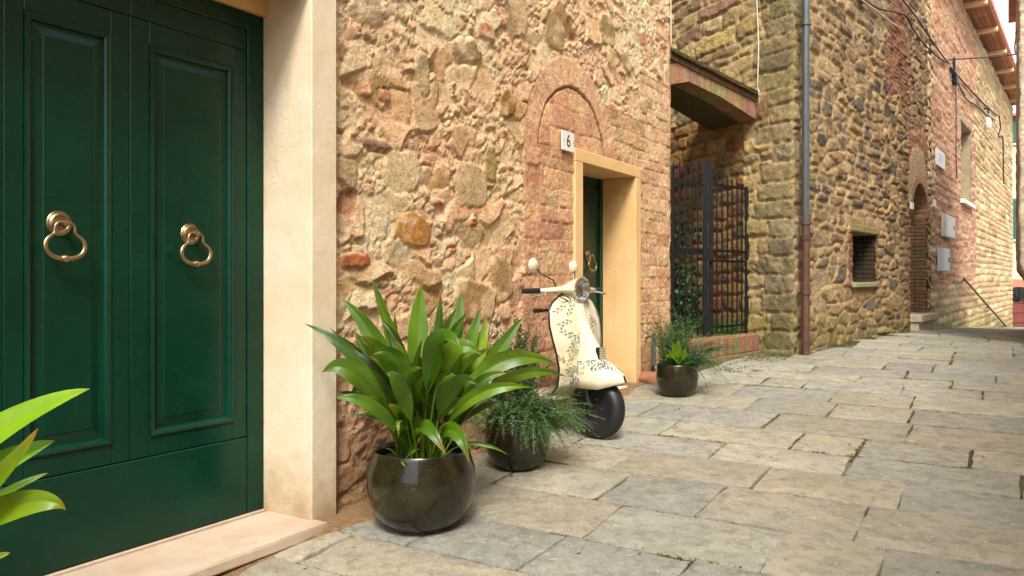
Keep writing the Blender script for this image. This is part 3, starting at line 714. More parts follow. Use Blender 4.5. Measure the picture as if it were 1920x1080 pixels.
def fld2(U, V):
    US = np.where(U < LS, U, LS+(U-LS)*.45)
    crag = fbm(US*4, V*5, 4, 103, .6); med = fbm(US*14, V*16, 4, 114, .6); fin = fbm(US*35, V*40, 2, 119)
    wear = fbm(U*.7, V*.6, 3, 130)
    # ordinary rubble of the front
    i0, d0, u0, v0 = course(U*.42, V, 201, .09, .20, .11, .34, .06, 2.6)
    i0b, d0b, _, _ = worley(U*.42, V, 207, .20, .15, .25, .05, 3)
    sel = fbm(U*.9, V*.9, 2, 140) > .05
    i0 = np.where(sel, i0b+8*10**7, i0); d0 = np.where(sel, d0b, d0)
    PA = [lin(148, 124, 90), lin(134, 112, 82), lin(118, 100, 76), lin(158, 128, 86), lin(108, 98, 82), lin(146, 126, 98), lin(90, 80, 70), lin(164, 140, 102), lin(134, 116, 80)]
    C = pal(i0, PA); am = .004+.040*hid(i0, 2); stone = (d0 > .009) & (hid(i0, 1) < .9)
    dm = sst(d0, .003, .014+.018*hid(i0, 7)); rough = 1-np.minimum(1, np.abs(fbm(US*9, V*11, 3, 127, .55))*5)
    H0_ = 0; tl = (u0*(hid(i0, 3)-.5)+v0*(hid(i0, 4)-.5))*.35*np.where(sel, 0, 1)
    H = -.026+dm*(am+.016+tl)+crag*.016+med*.011+fin*.005-rough*.012
    mort = np.array(lin(192, 162, 118)); f = (sst(wear, -.3, .5))[..., None]; mc = mort*(1-.45*f)+np.array(lin(160, 128, 88))*.45*f
    H = H*.66; C = C*1.12; mc = mc*1.1
    C = mc*(1-dm[..., None])+C*dm[..., None]; sm_ = (sst(fbm(U*5, V*5, 4, 161, .6), -.05, .45)*.55)[..., None]; C = C*(1-sm_)+mc*sm_; out = np.where(stone, i0, -1)
    def put(mask, i, d, P_, e, a, mcol, base, thr=.004, mixm=0.):
        nonlocal H, C, out
        dmm = sst(d, 0, e); h_ = -.012+dmm*(a*.85+.016*hid(i, 2))+crag*.018+med*.012+fin*.006; sq_ = sst(fbm(US*4, V*5, 4, 163, .6), .1, .6)*.4; dmm = dmm*(1-sq_)
        c_ = pal(i, P_); c_ = c_*(1-mixm)+np.array(mcol)*mixm
        c_ = np.array(mcol)*(1-dmm[..., None])+c_*dmm[..., None]
        H = np.where(mask, h_, H); C = np.where(mask[..., None], c_, C); out = np.where(mask, np.where(d > thr, base+i, -1), out)
    # side wall: longer blocks; greener above, quoins at the corner
    side = U < LS+.02
    i1, d1, _, _ = course(U, V-.10*U, 211, .10, .26, .28, .9, .065, 2.2)
    put(side, i1, d1, [lin(182, 156, 104), lin(166, 140, 96), lin(188, 160, 102), lin(164, 134, 96), lin(160, 122, 94), lin(146, 132, 94), lin(188, 166, 118)], .03, .025, lin(206, 178, 132), 10**9, .007)
    deep = side & (U < LS-.78) & (V < 3.6)
    i2, d2, _, _ = course(U, V-.08*U, 215, .12, .24, .25, .65, .05, 2.2)
    put(deep, i2, d2, [lin(140, 106, 62), lin(120, 94, 60), lin(156, 118, 64), lin(134, 82, 58), lin(104, 88, 58)], .028, .035, lin(170, 124, 76), 2*10**9, .007)
    q = (U > LS-.34+.22*(np.floor(V/.24+.04*fbm(V, U, 2, 3)) % 2)-.22) & (U < LS+.03+.24*(np.floor(V/.24+.04*fbm(V, U, 2, 3)+1) % 2))
    vq = V/.235+.30*fbm(U*.5, V*.8, 2, 8)+.10*fbm(U*6, V*6, 3, 88); row = np.floor(vq); fr = vq-row
    iq = (row+3*10**5).astype(np.int64); dq = np.minimum(fr, 1-fr)*.235+.0*U
    hq = h2(row, row*0, 77); lft = LS-.62+.30*hq+.03*fbm(U*5, V*6, 3, 89); rgt = LS+.03+.24*((row+1) % 2)*hq+.03*fbm(U*5, V*6, 3, 90)
    dq2 = np.minimum(U-lft, rgt-U); dd = dq+dq2-np.sqrt(dq**2+dq2**2)
    put((dq2 > 0), iq, dd, [lin(144, 132, 92), lin(136, 124, 86), lin(152, 138, 102), lin(156, 138, 96), lin(140, 126, 96)], .022, .020, lin(196, 172, 130), 3*10**9, .007)
    # brick bands
    bi, bd_, _, _ = course(U, V, 221, .062, .078, .20, .28, .008, 2)
    PBR = [lin(168, 108, 80), lin(154, 98, 74), lin(182, 124, 92), lin(146, 92, 70), lin(176, 132, 100)]
    e = .10*fbm(V*4, U, 3, 33)
    band = (U > LS+4.25+e+.25*np.floor(V*1.3 % 2)) & (U < LS+5.84+e*.5) & (V > 4.5+.5*fbm(U*2, V, 2, 44)) & (V < 8)
    put(band, bi, bd_, [tuple(np.array(c)*.8) for c in PBR], .010, .010, lin(178, 140, 104), 4*10**9, .003)
    jb = (U > DO[0]-.20+e*.5) & (U < DO[1]+.22+e) & (V < 4.2)
    put(jb, bi, bd_, PBR, .010, .010, lin(188, 150, 116), 4*10**9, .003, .15)
    jn = (U > NI[0]-.22+e*.5) & (U < NI[1]+.14+e*.3) & (V > NI[2]-.0) & (V < NI[3])
    put(jn, bi, bd_, [tuple(np.array(c)*.72) for c in PBR], .010, .010, lin(150, 116, 80), 4*10**9, .003)
    # far stretch: paler coursed stone, pink brick zone
    far = U > LS+LA-.35+.25*fbm(V*2, U*.1, 3, 55)
    i3, d3, _, _ = course(U*.3, V, 231, .13, .22, .22, .5, .035, 1.6)
    put(far, i3, d3, [lin(226, 198, 152), lin(212, 182, 138), lin(236, 212, 168), lin(200, 166, 124), lin(218, 182, 142)], .03, .035, lin(206, 174, 130), 5*10**9, .008)
    pk = far & (U < LS+LA+7.2+1.2*fbm(V*.8, U*.3, 3, 61)) & (U > LS+LA+.15+.9*fbm(V*1.1, U*.4, 3, 63)) & (V > 1.1+.8*fbm(U*.6, V, 2, 64))
    i4, d4, _, _ = course(U*.5, V, 241, .07, .10, .25, .40, .014, 1.5)
    put(pk, i4, d4, [lin(204, 138, 112), lin(214, 154, 126), lin(190, 120, 96), lin(226, 184, 148), lin(208, 168, 128)], .016, .022, lin(222, 184, 146), 6*10**9, .004, .1)
    pk2 = far & (U < LS+LA+3.5) & (V > 2.6) & (fbm(U*1.5, V*1.5, 3, 68) > 0)
    # plaster patch above the arched door
    pp = (np.hypot((U-LS-6.45)/.75, (V-3.05+.35*fbm(U*2, V*2, 3, 71))/.75) < 1) & (V > 2.3)
    H = np.where(pp, .018+crag*.006+fin*.002, H); C = np.where(pp[..., None], np.array(lin(196, 170, 130)), C); out = np.where(pp, -1, out)
    # damp and moss that belong to the wall; low gaps darker by depth
    basez = np.interp(U, [0, LS, LS+LA, LS+LA+LB], [.42, .42, .40, -.47])
    wet = (sst(V-basez+.25*fbm(U*1.6, V*1.6, 3, 75), .65, .05)*.75)[..., None]; C = C*(1-wet)+C*np.array([.62, .72, .48])*wet
    gr = ((sst(fbm(U*2.2, V*1.6, 4, 79), .05, .45))*np.where(U < LS+.3, .32, .04))[..., None]; C = C*(1-gr)+np.array(lin(118, 118, 58))*gr
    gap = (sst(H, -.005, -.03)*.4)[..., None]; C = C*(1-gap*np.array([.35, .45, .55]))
    cen = (DO[0]+DO[1])/2; rad = (DO[1]-DO[0])/2
    door = (U > DO[0]) & (U < DO[1]) & ((V < DO[3]) | (np.hypot(U-cen, (V-DO[3])) < rad))
    nic = (U > NI[0]) & (U < NI[1]) & (V > NI[2]) & (V < NI[3]); win = (U > WI[0]) & (U < WI[1]) & (V > WI[2]) & (V < WI[3])
    return out, H, C, ~(door | nic | win)
house2 = thing('stone_house', (3.6, 10.2, .42), 'dark brown rubble stone house with the grey downpipe at its corner', 'house')
us = np.concatenate([np.arange(0, 1.5, .05), np.arange(1.5, LS+3, .021), np.arange(LS+3, LS+LA-.1, .026)])
wall2, n2 = masonry(house2, M['wall2'], us, np.arange(.25, 7.9, .023), pos2, fld2, 300, 'wall')
house3 = thing('stone_house', FB(3, 0, .3), 'pale yellow stone house with pink brick patches and a wooden eave', 'house')
us = np.concatenate([np.arange(LS+LA-.13, LS+LA+8, .04), np.arange(LS+LA+8, LS+LA+LB, .07)])
wall3, n3 = masonry(house3, M['wall2'], us, np.arange(-.9, 8.15, .035), pos2, fld2, 250, 'wall')
print('stones', n2, n3)
# bodies and ends
mb = MB(); mb.box(2.4, 7.4, -6, -.9, 0, 7.85, FA); mb.build('building_body', M['stonetrim'], house2)
mb = MB(); mb.box(-.3, 7.4, -6, .25, 7.86, 7.98, FA); mb.build('roof', M['tile'], house2)
mb = MB(); mb.box(.1, LB-.05, -6, -.9, -1.2, 8.1, FB); mb.box(LB-.06, LB+.2, -6, 0, -1.2, 8.1, FB); mb.build('building_body', M['stonetrim'], house3)
# niche: near-black back and darkened reveal bricks paint in its shade
def fn(a): return a-LS
nic = MB()
a0, a1 = fn(NI[0]), fn(NI[1])
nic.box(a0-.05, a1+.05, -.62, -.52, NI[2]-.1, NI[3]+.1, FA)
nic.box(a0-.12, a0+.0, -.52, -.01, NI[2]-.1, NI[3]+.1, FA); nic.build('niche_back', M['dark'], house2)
mb = MB(); z = NI[2]; k = 0
while z < NI[3]:
    for kk in range(3):
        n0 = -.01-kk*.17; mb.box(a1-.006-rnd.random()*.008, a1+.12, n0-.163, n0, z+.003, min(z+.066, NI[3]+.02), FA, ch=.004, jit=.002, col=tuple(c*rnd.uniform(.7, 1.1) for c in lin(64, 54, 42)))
    z += .07
mb.build('reveal_bricks', M['brick'], house2, kind='stuff')
mb = MB(); mb.box(a0-.15, a1+.16, -.5, .045, NI[3]-.005, NI[3]+.13, FA, ch=.02, jit=.008, col=lin(150, 132, 84)); mb.build('lintel', M['wall2'], house2)
mb = MB(); mb.box(a0-.10, a1+.08, -.5, .055, NI[2]-.075, NI[2]+.002, FA, ch=.012, jit=.006, col=lin(160, 146, 112)); mb.build('sill', M['wall2'], house2)
# arched doorway
d0, d1 = fn(DO[0]), fn(DO[1]); cen = (d0+d1)/2; rad = (d1-d0)/2
mb = MB(); mb.box(d0-.1, d1+.1, -.75, -.62, DO[2]-.1, 3.4, FA); mb.build('old_door', M['oldwood'], house2)
mb = MB(); z = DO[2]
while z < DO[3]:
    for kk in range(3):
        n0 = -.005-kk*.21
        for a, b_ in ((d1-.008*rnd.random(), d1+.14), (d0-.14, d0+.008*rnd.random())):
            mb.box(a, b_, n0-.203, n0, z+.003, z+.067, FA, ch=.004, jit=.002, col=tuple(c*rnd.uniform(.75, 1.1) for c in lin(140, 112, 84)))
    z += .071
for q in range(20):
    a_ = math.pi*(q+.5)/20; w_ = math.pi/20*.46
    def vm(x, n, zz, a_=a_): # x tangential, zz radial
        return FA(cen+zz*math.cos(a_)-x*math.sin(a_), n, DO[3]+zz*math.sin(a_)+x*math.cos(a_))
    mb.box(-w_*rad, w_*rad, -.62, .03, rad-.01, rad+.16, vm, ch=.004, jit=.003, col=tuple(c*rnd.uniform(.75, 1.15) for c in lin(178, 140, 104)))
mb.build('reveal_bricks', M['brick'], house2, kind='stuff')
mb = MB(); mb.box(d0-.08, d1+.12, -.6, .20, .585, .715, FA, ch=.012); mb.box(d0-.04, d1+.08, -.6, .14, .2, .584, FA, ch=.01); mb.build('doorstep', M['stonetrim'], house2)
# far window
w0, w1 = WI[0]-LS-LA, WI[1]-LS-LA
mb = MB(); mb.box(w0-.05, w1+.05, -.7, -.6, WI[2]-.05, WI[3]+.05, FB); mb.build('window_pane', M['oldwood'], house3)
mb = MB()
mb.box(w1-.01, w1+.12, -.6, .02, WI[2]-.02, WI[3]+.02, FB); mb.box(w0-.12, w0+.01, -.6, .02, WI[2]-.02, WI[3]+.02, FB); mb.box(w0-.12, w1+.12, -.6, .03, WI[3], WI[3]+.14, FB)
mb.build('window_frame', simple('weathered_window_trim', lin(150, 134, 104), .85, var=.2), house3)
mb = MB(); mb.box(w0-.12, w1+.15, -.6, .12, WI[2]-.10, WI[2]+.005, FB, ch=.01); mb.build('window_sill', M['white'], house3)
# eave of the far house
ev = MB(); z0 = 8.15
for kk in range(5):
    n0 = -.05+kk*.11
    t = -.4
    while t < LB+.3:
        L = rnd.uniform(1.6, 2.8); ev.box(t, min(t+L-.012, LB+.3), n0+.004, n0+.106, z0+.10+rnd.uniform(0, .006), z0+.14, FB, col=tuple([rnd.uniform(.75, 1.2)]*3)); t += L
ev.build('eave_boards', M['eavewood'], house3)
t = -.1
while t < LB:
    mb = MB(); mb.box(t-.09, t+.09, -.1, .50, z0-.02, z0+.10, FB, ch=.01); mb.build('rafter', M['rafter'], house3); t += 2.6
mb = MB(); mb.box(-.4, LB+.3, -6, .50, z0+.15, z0+.18, FB)
t = -.4
while t < LB+.3: mb.tube([FB(t, .54, z0+.22), FB(t, -.6, z0+.42)], .06, 8); t += .2
mb.build('roof', M['tile'], house3)

# ------------------------------------------------------------------ brick arch over the passage
arch = thing('brick_arch', (2.5, 9.85, 3.5), 'low brick arch with mossy coping bridging the gated passage', 'arch')
AL, AR = Vector((1.80, 9.22, 0)), Vector((3.24, 10.40, 0)); AD = (AR-AL); ALen = AD.length; AD.normalize(); AN = Vector((AD.y, -AD.x, 0))
def FR(t, n, z): p = AL+AD*t+AN*n; return (p.x, p.y, z)
bot = lambda t: float(np.interp(t/ALen, [0, .22, .55, 1], [3.62, 3.72, 3.63, 3.43])); 
topz = lambda t: 4.02-.27*(t/ALen)
nb = 27
for q in range(nb):
    t0 = ALen*q/nb; t1 = ALen*(q+1)/nb-.006; mb = MB(); b0, b1 = bot(t0), bot(t1); h_ = .235
    for n0 in (0,):
        vs = [FR(t0, n0, b0), FR(t1, n0, b1), FR(t1+.01, n0, b1+h_), FR(t0+.01, n0, b0+h_), FR(t0, n0-.25, b0), FR(t1, n0-.25, b1), FR(t1+.01, n0-.25, b1+h_), FR(t0+.01, n0-.25, b0+h_)]
    c_ = tuple(c*rnd.uniform(.75, 1.2) for c in lin(154, 122, 86)); mb.add(vs, [(0, 1, 2, 3), (4, 7, 6, 5), (0, 4, 5, 1), (3, 2, 6, 7), (0, 3, 7, 4), (1, 5, 6, 2)], col=c_); mb.build('brick', M['brick'], arch)
mb = MB()
for q in range(12):
    t0 = ALen*q/12; t1 = ALen*(q+1)/12
    vs = [FR(t, n, z) for (t, n) in ((t0, -.004), (t1, -.004)) for z in (bot(t)+.008, topz(t)-.02)]
    vs += [FR(t, n, z) for (t, n) in ((t0, -.8), (t1, -.8)) for z in (bot(t)+.008, topz(t)-.02)]
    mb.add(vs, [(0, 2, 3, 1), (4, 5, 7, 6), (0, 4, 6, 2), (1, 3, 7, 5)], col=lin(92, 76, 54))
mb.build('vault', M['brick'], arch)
for q in range(9):
    t0 = ALen*q/9; t1 = t0+ALen/9-.01; mb = MB(); zz = topz((t0+t1)/2)
    vs = []
    for n, dz in ((.02, -.085), (.02, -.025)):
        for t in (t0, t1): vs.append(FR(t, n+rnd.uniform(-.006, .006), topz(t)+dz))
    for n, dz in ((-.12, -.085), (-.12, -.025)):
        for t in (t0, t1): vs.append(FR(t, n, topz(t)+dz))
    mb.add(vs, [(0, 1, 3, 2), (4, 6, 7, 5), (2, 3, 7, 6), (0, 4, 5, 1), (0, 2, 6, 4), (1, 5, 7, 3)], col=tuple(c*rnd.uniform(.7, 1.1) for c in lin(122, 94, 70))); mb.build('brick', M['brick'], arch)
for q in range(6):
    t0 = ALen*q/6-.02; t1 = t0+ALen/6-.004; mb = MB(); vs = []
    for n, dz in ((.07, -.022), (.075, .018), (-.84, -.022), (-.84, .05)):
        for t in (t0, t1): vs.append(FR(t, n+rnd.uniform(-.008, .008), topz(t)+dz+rnd.uniform(-.004, .004)))
    mb.add(vs, [(0, 1, 3, 2), (4, 6, 7, 5), (2, 3, 7, 6), (0, 4, 5, 1), (0, 2, 6, 4), (1, 5, 7, 3)], col=lin(92, 80, 44)); mb.build('coping_slab', M['wall2'], arch)
# pale plaster patch where the arch meets the side wall
# ------------------------------------------------------------------ brick step into the passage
step = thing('brick_step', (2.6, 9.6, .42), 'brick step with soldier course edge below the iron gate', 'step')
SR, SL = Vector((3.225, 10.33, 0)), Vector((1.86, 8.72, 0)); SD = SR-SL; SLn = SD.length; SD.normalize(); SN = Vector((SD.y, -SD.x, 0))
def FT(t, n, z): p = SL+SD*t+SN*n; return (p.x, p.y, z)
nb = 28
for q in range(nb):
    t0 = SLn*q/nb; t1 = SLn*(q+1)/nb-.007; mb = MB(); e_ = rnd.uniform(-.008, .008)
    mb.box(t0, t1, -.24, e_, .44, .648+rnd.uniform(-.004, .004), FT, ch=.006, jit=.003, col=tuple(c*rnd.uniform(.7, 1.2) for c in lin(146, 108, 78))); mb.build('brick', M['brick'], step)
mb = MB(); mb.box(0, SLn, -.22, -.012, .2, .635, FT, col=lin(120, 96, 66)); mb.build('mortar_bed', M['brick'], step)
mb = MB(); mb.box(-.2, SLn-.02, -5.2, -.245, .1, .640, FT, col=lin(128, 120, 74)); mb.build('passage_floor', M['wall2'], step)
mb = MB()
for q in range(7): mb.box(SLn*q/7, SLn*(q+1)/7-.01, -.2, .05+rnd.uniform(0, .03), .33, .438, FT, ch=.012, jit=.008, col=tuple(c*rnd.uniform(.8, 1.1) for c in lin(136, 116, 82)))
mb.build('footing_stones', M['wall2'], step)

# ------------------------------------------------------------------ iron gate
gate = thing('iron_gate', (2.6, 10.0, .65), 'black wrought iron two-leaf gate across the narrow passage', 'gate')
GL, GR = Vector((1.93, 9.42, 0)), Vector((3.10, 10.48, 0)); GD = GR-GL; GLn = GD.length; GD.normalize()
def gp(px, z):       # along the gate line at picture-plane slope px
    tx = (px-960)/1488; t = (GL.x-tx*GL.y)/(tx*GD.y-GD.x); p = GL+GD*t; return Vector((p.x, p.y, z))
def gbar(px, z0, z1, r=.011, name='bar', tip=True):
    mb = MB(); a = gp(px, z0); b_ = gp(px, z1)
    pts = [a, b_]+([b_+Vector((0, 0, .03))] if tip else []); rs = [r, r]+([.002] if tip else [])
    mb.tube(pts, rs, 6); mb.build(name, M['iron'], gate, smooth=50)
for q, px in enumerate((1263, 1274, 1285.5, 1297, 1308)): gbar(px, .66, 2.72+.02*q-.0)
for px, z1 in ((1344, 2.74), (1354, 2.70), (1364, 2.66), (1373, 2.62), (1382, 2.60), (1391, 2.57)): gbar(px, .68, z1)
def gpost(px, z0, z1, r, name='post'):
    a = gp(px, 0); mb = MB(); mb.box(a.x-r, a.x+r, a.y-r, a.y+r, z0, z1, ch=.004); mb.build(name, M['iron'], gate)
gpost(1322, .66, 2.84, .030); gpost(1333, .66, 2.80, .026); gpost(1400, .66, 2.58, .022); gpost(1259, .66, 2.70, .018)
def grail(p0, p1, z0, z1, h=.016):
    a = gp(p0, z0); b_ = gp(p1, z1); mb = MB(); nrm = Vector((GD.y, -GD.x, 0))*.008; u = Vector((0, 0, h))
    vs = [a-nrm-u, b_-nrm-u, b_+nrm-u, a+nrm-u, a-nrm+u, b_-nrm+u, b_+nrm+u, a+nrm+u]
    mb.add(vs, [(0, 1, 2, 3), (4, 7, 6, 5), (0, 4, 5, 1), (1, 5, 6, 2), (2, 6, 7, 3), (3, 7, 4, 0)]); mb.build('rail', M['iron'], gate)
for z in (2.55, 1.72, 1.59, .76): grail(1334, 1399, z, z)
grail(1260, 1321, 1.70, 1.70, .035); grail(1260, 1321, .76, .76); grail(1260, 1321, 2.52, 2.52)
a = gp(1328, 1.66); mb = MB(); mb.box(a.x-.05, a.x+.05, a.y-.045, a.y+.02, 1.58, 1.76, ch=.006); mb.build('lock', M['iron'], gate)

# ------------------------------------------------------------------ downpipe
pipe = thing('downpipe', FA(.13, .12, .42), 'tall round downpipe, grey above and rusty brown below, at the stone corner', 'pipe')
mb = MB(); mb.tube([FA(.13, .11, 2.08), FA(.13, .11, 7.7)], .046, 18); mb.build('upper_pipe', M['pipe_grey'], pipe, smooth=50)
mb = MB(); mb.tube([FA(.13, .11, .38), FA(.13, .11, 2.07)], .051, 18); mb.build('lower_pipe', M['pipe_brown'], pipe, smooth=50)
for z, mt in ((2.07, 'pipe_brown'), (1.88, 'pipe_brown'), (1.2, 'pipe_brown'), (4.55, 'pipe_grey')):
    mb = MB(); c = FA(.13, .11, z); mb.lathe([(.044, -.035), (.062, -.030), (.062, .030), (.044, .035)], c=c, n=20); mb.tube([c, FA(.13, -.02, z)], .012, 6); mb.build('collar', M[mt], pipe, smooth=40)

# ------------------------------------------------------------------ right-hand house and the far end of the street
house4 = thing('grey_house', W(13.5, 3.6, .4), 'weathered grey rendered house edge at the right side of the street', 'house')
def fld4(U, V):
    H = .03*fbm(U*3, V*3, 5, 301, .6)+.012*fbm(U*14, V*14, 3, 302)
    C = np.array(lin(222, 200, 172))*(1+.3*fbm(U*2, V*3, 4, 303))[..., None]; return np.full(U.shape, -1), H, C, V > -9
def pos4(U, V):   # from the corner: end face (n increasing) for U<0, street face for U>0
    nn = np.where(U < 0, 3.43-U, 3.43)+.13*sst(V, 1.55, 1.3); s_ = np.where(U > 0, 13.2+U, 13.2)
    X = np.stack([s_*DX+(nn-3.29)*DY, s_*DY-(nn-3.29)*DX, V], -1); f = np.clip(U/.1, -1, 1)*.5+.5
    N = np.stack([-DX*(1-f)-DY*f, -DY*(1-f)+DX*f, 0*V], -1); N /= np.linalg.norm(N, axis=-1, keepdims=True); return X, N
masonry(house4, M['wall2'], np.arange(-4, 5, .04), np.arange(.0, 6.4, .04), pos4, fld4, 0, 'wall')
mb = MB(); mb.box(12.8, 18.4, 3.3, 8, 6.4, 6.52, W); mb.build('roof', M['tile'], house4)
mb = MB(); mb.box(13.5, 18.2, 4.0, 7.8, 0, 6.4, W); mb.build('building_body', M['stonetrim'], house4)
far = thing('beige_house', (28.9, 45, -1.3), 'beige rendered house with green shutters closing the street', 'house')
def FF(x, n, z): return (28.9+x*.85+n*-.52*0+x*0, 45-n+x*.0, z)
mb = MB(); mb.box(-3, 6, -5, 0, -1.6, 10.6, FF); mb.build('wall', M['beige'], far)
mb = MB(); mb.box(-3.2, 6.2, -5.2, .4, 10.6, 10.75, FF); mb.build('roof', M['tile'], far)
def fx(px): return ((px-960)/1488*45-28.9)/.85
for (xa, xb, ya, yb) in ((1898, 1916, 215, 268), (1899, 1916, 372, 448)):
    za, zb = 1.35+(525-yb)/1488*45, 1.35+(525-ya)/1488*45
    mb = MB(); mb.box(fx(xa), fx(xb), .0, .06, za, zb, FF); sh = mb.build('shutter', M['shutter'], far)
    mb = MB(); k = za+.08
    while k < zb-.08: mb.box(fx(xa)+.04, fx(xb)-.04, .06, .10, k, k+.05, FF); k += .12
    mb.build('slats', M['shutter'], sh, kind='stuff')
    mb = MB(); mb.box(fx(xa)-.1, fx(xb)+.1, 0, .12, za-.14, za-.03, FF); mb.build('window_sill', M['stonetrim'], far)
mb = MB(); za, zb = -1.5, 1.35+(525-568)/1488*45
mb.box(fx(1890), fx(1930), .0, .08, za, zb, FF); gt = mb.build('garage_door', M['redwood'], far)
for k in range(3): 
    mb = MB(); mb.box(fx(1890)+.05, fx(1930), .08, .12, za+.45+k*.55, za+.50+k*.55, FF); mb.build('batten', M['redwood'], gt)
mb = MB(); pts = [(fx(1910)+1.2*math.cos(a)*1.0, zb+.02+.9*math.sin(a)) for a in np.linspace(0, math.pi, 17)]
mb.add([FF(x, .03, z) for x, z in pts], [tuple(range(17))]); mb.build('fanlight', M['dark'], far, fixn=False)
mb = MB()
for a in np.linspace(.2, math.pi-.2, 7): mb.tube([FF(fx(1910), .06, zb+.03), FF(fx(1910)+1.15*math.cos(a), .06, zb+.02+.87*math.sin(a))], .02, 5)
mb.build('fanlight_grille', M['iron'], far)
mb = MB(); mb.box(fx(1885), fx(1935), 0, .02, -1.5, 1.35+(525-535)/1488*45+.35, FF); mb.build('brick_dado', simple('faded_red_brick', lin(196, 116, 88), .9), far)

opp = thing('plaster_house', W(5, 5.7, .1), 'plain plastered house across the street, out of the picture to the right', 'house')
mb = MB(); mb.box(-5, 10.5, 5.7, 9, -.6, 5.8, W); mb.build('wall', M['beige'], opp)
mb = MB(); mb.box(-5.2, 10.7, 5.4, 9.2, 5.8, 5.95, W); mb.build('roof', M['tile'], opp)
# ------------------------------------------------------------------ signs and boxes on the far wall
def pa(px, py, fr='A', n=0):   # where a line of sight meets the front / far stretch (used once to lay things out on the wall)
    tx = (px-960)/1488
    if fr == 'A': t = (3.49-tx*9.85+n*(.773+.634*tx))/(tx*.773-.634); Z = 9.85+.773*t-.634*n
    else: t = (8.27-tx*15.7+n*(.806+.592*tx))/(tx*.806-.592); Z = 15.7+.806*t-.592*n
    return t, 1.35+(525-py)/1488*Z
def plate(name, cat, label, fr, x0, x1, y0, y1, mat, th=.04, lines=0):
    F = FA if fr == 'A' else FB
    t0, z1 = pa(x0, y0, fr); t1, _ = pa(x1, y0, fr); _, z0 = pa(x0, y1, fr)
    o = thing(name, F((t0+t1)/2, .05, z0), label, cat); mb = MB(); mb.box(t0, t1, .03, .05+th, z0, z1, F, ch=.006); p = mb.build('plate', mat, o)
    if name == 'utility_box':
        mb = MB(); mb.box(t0+(t1-t0)*.08, t1-(t1-t0)*.08, .05+th, .058+th, z0+(z1-z0)*.06, z1-(z1-z0)*.06, F, ch=.003); dr = mb.build('box_door', mat, p)
        mb = MB(); tm_ = t0+(t1-t0)*.8; mb.box(tm_-.04, tm_+.04, .058+th, .066+th, (z0+z1)/2-.05, (z0+z1)/2+.05, F); mb.build('lock', M['iron'], o)
    if lines:
        mb = MB()
        for k in range(lines):
            zz = z1-(z1-z0)*(.25+.14*k); mb.box(t0+(t1-t0)*.18, t1-(t1-t0)*rnd.uniform(.18, .4), .05+th, .0515+th, zz-.012, zz, F)
        mb.build('lettering', M['pipe_grey'], p)
    return o
plate('wall_plaque', 'plaque', 'small white plaque high on the pink brick right of the arched door', 'B', 1750, 1765, 277, 309, M['white'], .02, 4)
plate('utility_box', 'box', 'white square utility box on a pale patch right of the arched door', 'B', 1761, 1779, 402, 443, M['white'], .08)
plate('utility_box', 'box', 'slim upright grey-white meter box below the square box', 'B', 1754, 1768, 465, 508, M['greybox'], .08)
plate('number_plate', 'sign', 'tiny white number plate on the left jamb of the arched door', 'A', 1702, 1707, 379, 392, M['white'], .01)
plate('intercom', 'intercom', 'small pale intercom plate on the right jamb of the arched door', 'B', 1744.7, 1748, 374, 388, M['white'], .02)
def thingmesh(name, mb, mat, label, cat, smooth=False, **k):
    o = mb.build(name, mat, None, smooth=smooth); return tag(o, label, cat, **k)
mb = MB(); t0, z0 = pa(1853, 242, 'B', .14); c = FB(t0, .14, z0); mb.lathe([(.02, .34), (.06, .31), (.085, .15), (.07, 0), (.0, -.03)], c=c, n=14)
lamp = thing('wall_lamp', FB(t0, 0, z0), 'white globe lamp on a bracket high on the yellow stone wall', 'lamp'); mb.build('lamp_shade', M['white'], lamp, smooth=True)
mb = MB(); mb.tube([FB(t0, -.02, z0+.6), FB(t0, .14, z0+.6), FB(t0, .14, z0+.45)], .025, 6); mb.build('bracket', M['iron'], lamp)
# handrail
t0, z0 = pa(1797, 523, 'B'); t1, z1 = pa(1878, 611, 'B')
rail = thing('handrail', FB(t0, 0, z0), 'thin dark iron handrail slanting down the yellow stone wall', 'handrail')
mb = MB(); mb.tube([FB(t0, .12, z0), FB(t1, .12, z1)], .028, 6); mb.build('rod', M['iron'], rail)
for f in (.02, .5, .98):
    mb = MB(); t = t0+(t1-t0)*f; z = z0+(z1-z0)*f; mb.tube([FB(t, .12, z), FB(t, -.03, z-.05)], .018, 5); mb.build('bracket', M['iron'], rail)
# cables
def cable(label, pts, r, mat, cat='cable'):
    P = []
    for i in range(len(pts)-1):
        a = Vector(pts[max(i-1, 0)]); b_ = Vector(pts[i]); c_ = Vector(pts[i+1]); d_ = Vector(pts[min(i+2, len(pts)-1)])
        for t in (0, .25, .5, .75): P.append(.5*((2*b_)+(c_-a)*t+(2*a-5*b_+4*c_-d_)*t*t+(3*b_-a-3*c_+d_)*t**3))
    P.append(Vector(pts[-1])); mb = MB(); mb.tube(P, r, 6); return thingmesh('cable', mb, mat, label, cat, smooth=True)
def onA(px, py, n=.05): t, z = pa(px, py, 'A', n); return FA(t, n, z)
def onB(px, py, n=.06): t, z = pa(px, py, 'B', n); return FB(t, n, z)
cable('thick black cable sagging across the top of the dark stone wall', [onA(1600, -22), onA(1625, 3), onA(1650, 17), onA(1675, 22), onA(1700, 31), onA(1712, 55), onA(1735, 85), onB(1760, 108), onB(1778, 118)], .015, M['cable'])
cable('upper black cable running down to the junction box', [onA(1670, -22), onA(1694, 2), onA(1715, 28), onA(1738, 62), onB(1760, 95), onB(1778, 118)], .015, M['cable'])
cable('thin pale cable strung below the black cables on dark stone', [onA(1612, -3), onA(1640, 18), onA(1668, 40), onA(1695, 56)], .012, M['cable_w'])
cable('black cable drooping from the junction box to the far lamp', [onB(1782, 128), onB(1797, 158), onB(1812, 186), onB(1830, 197), onB(1850, 215), onB(1866, 226)], .018, M['cable'])
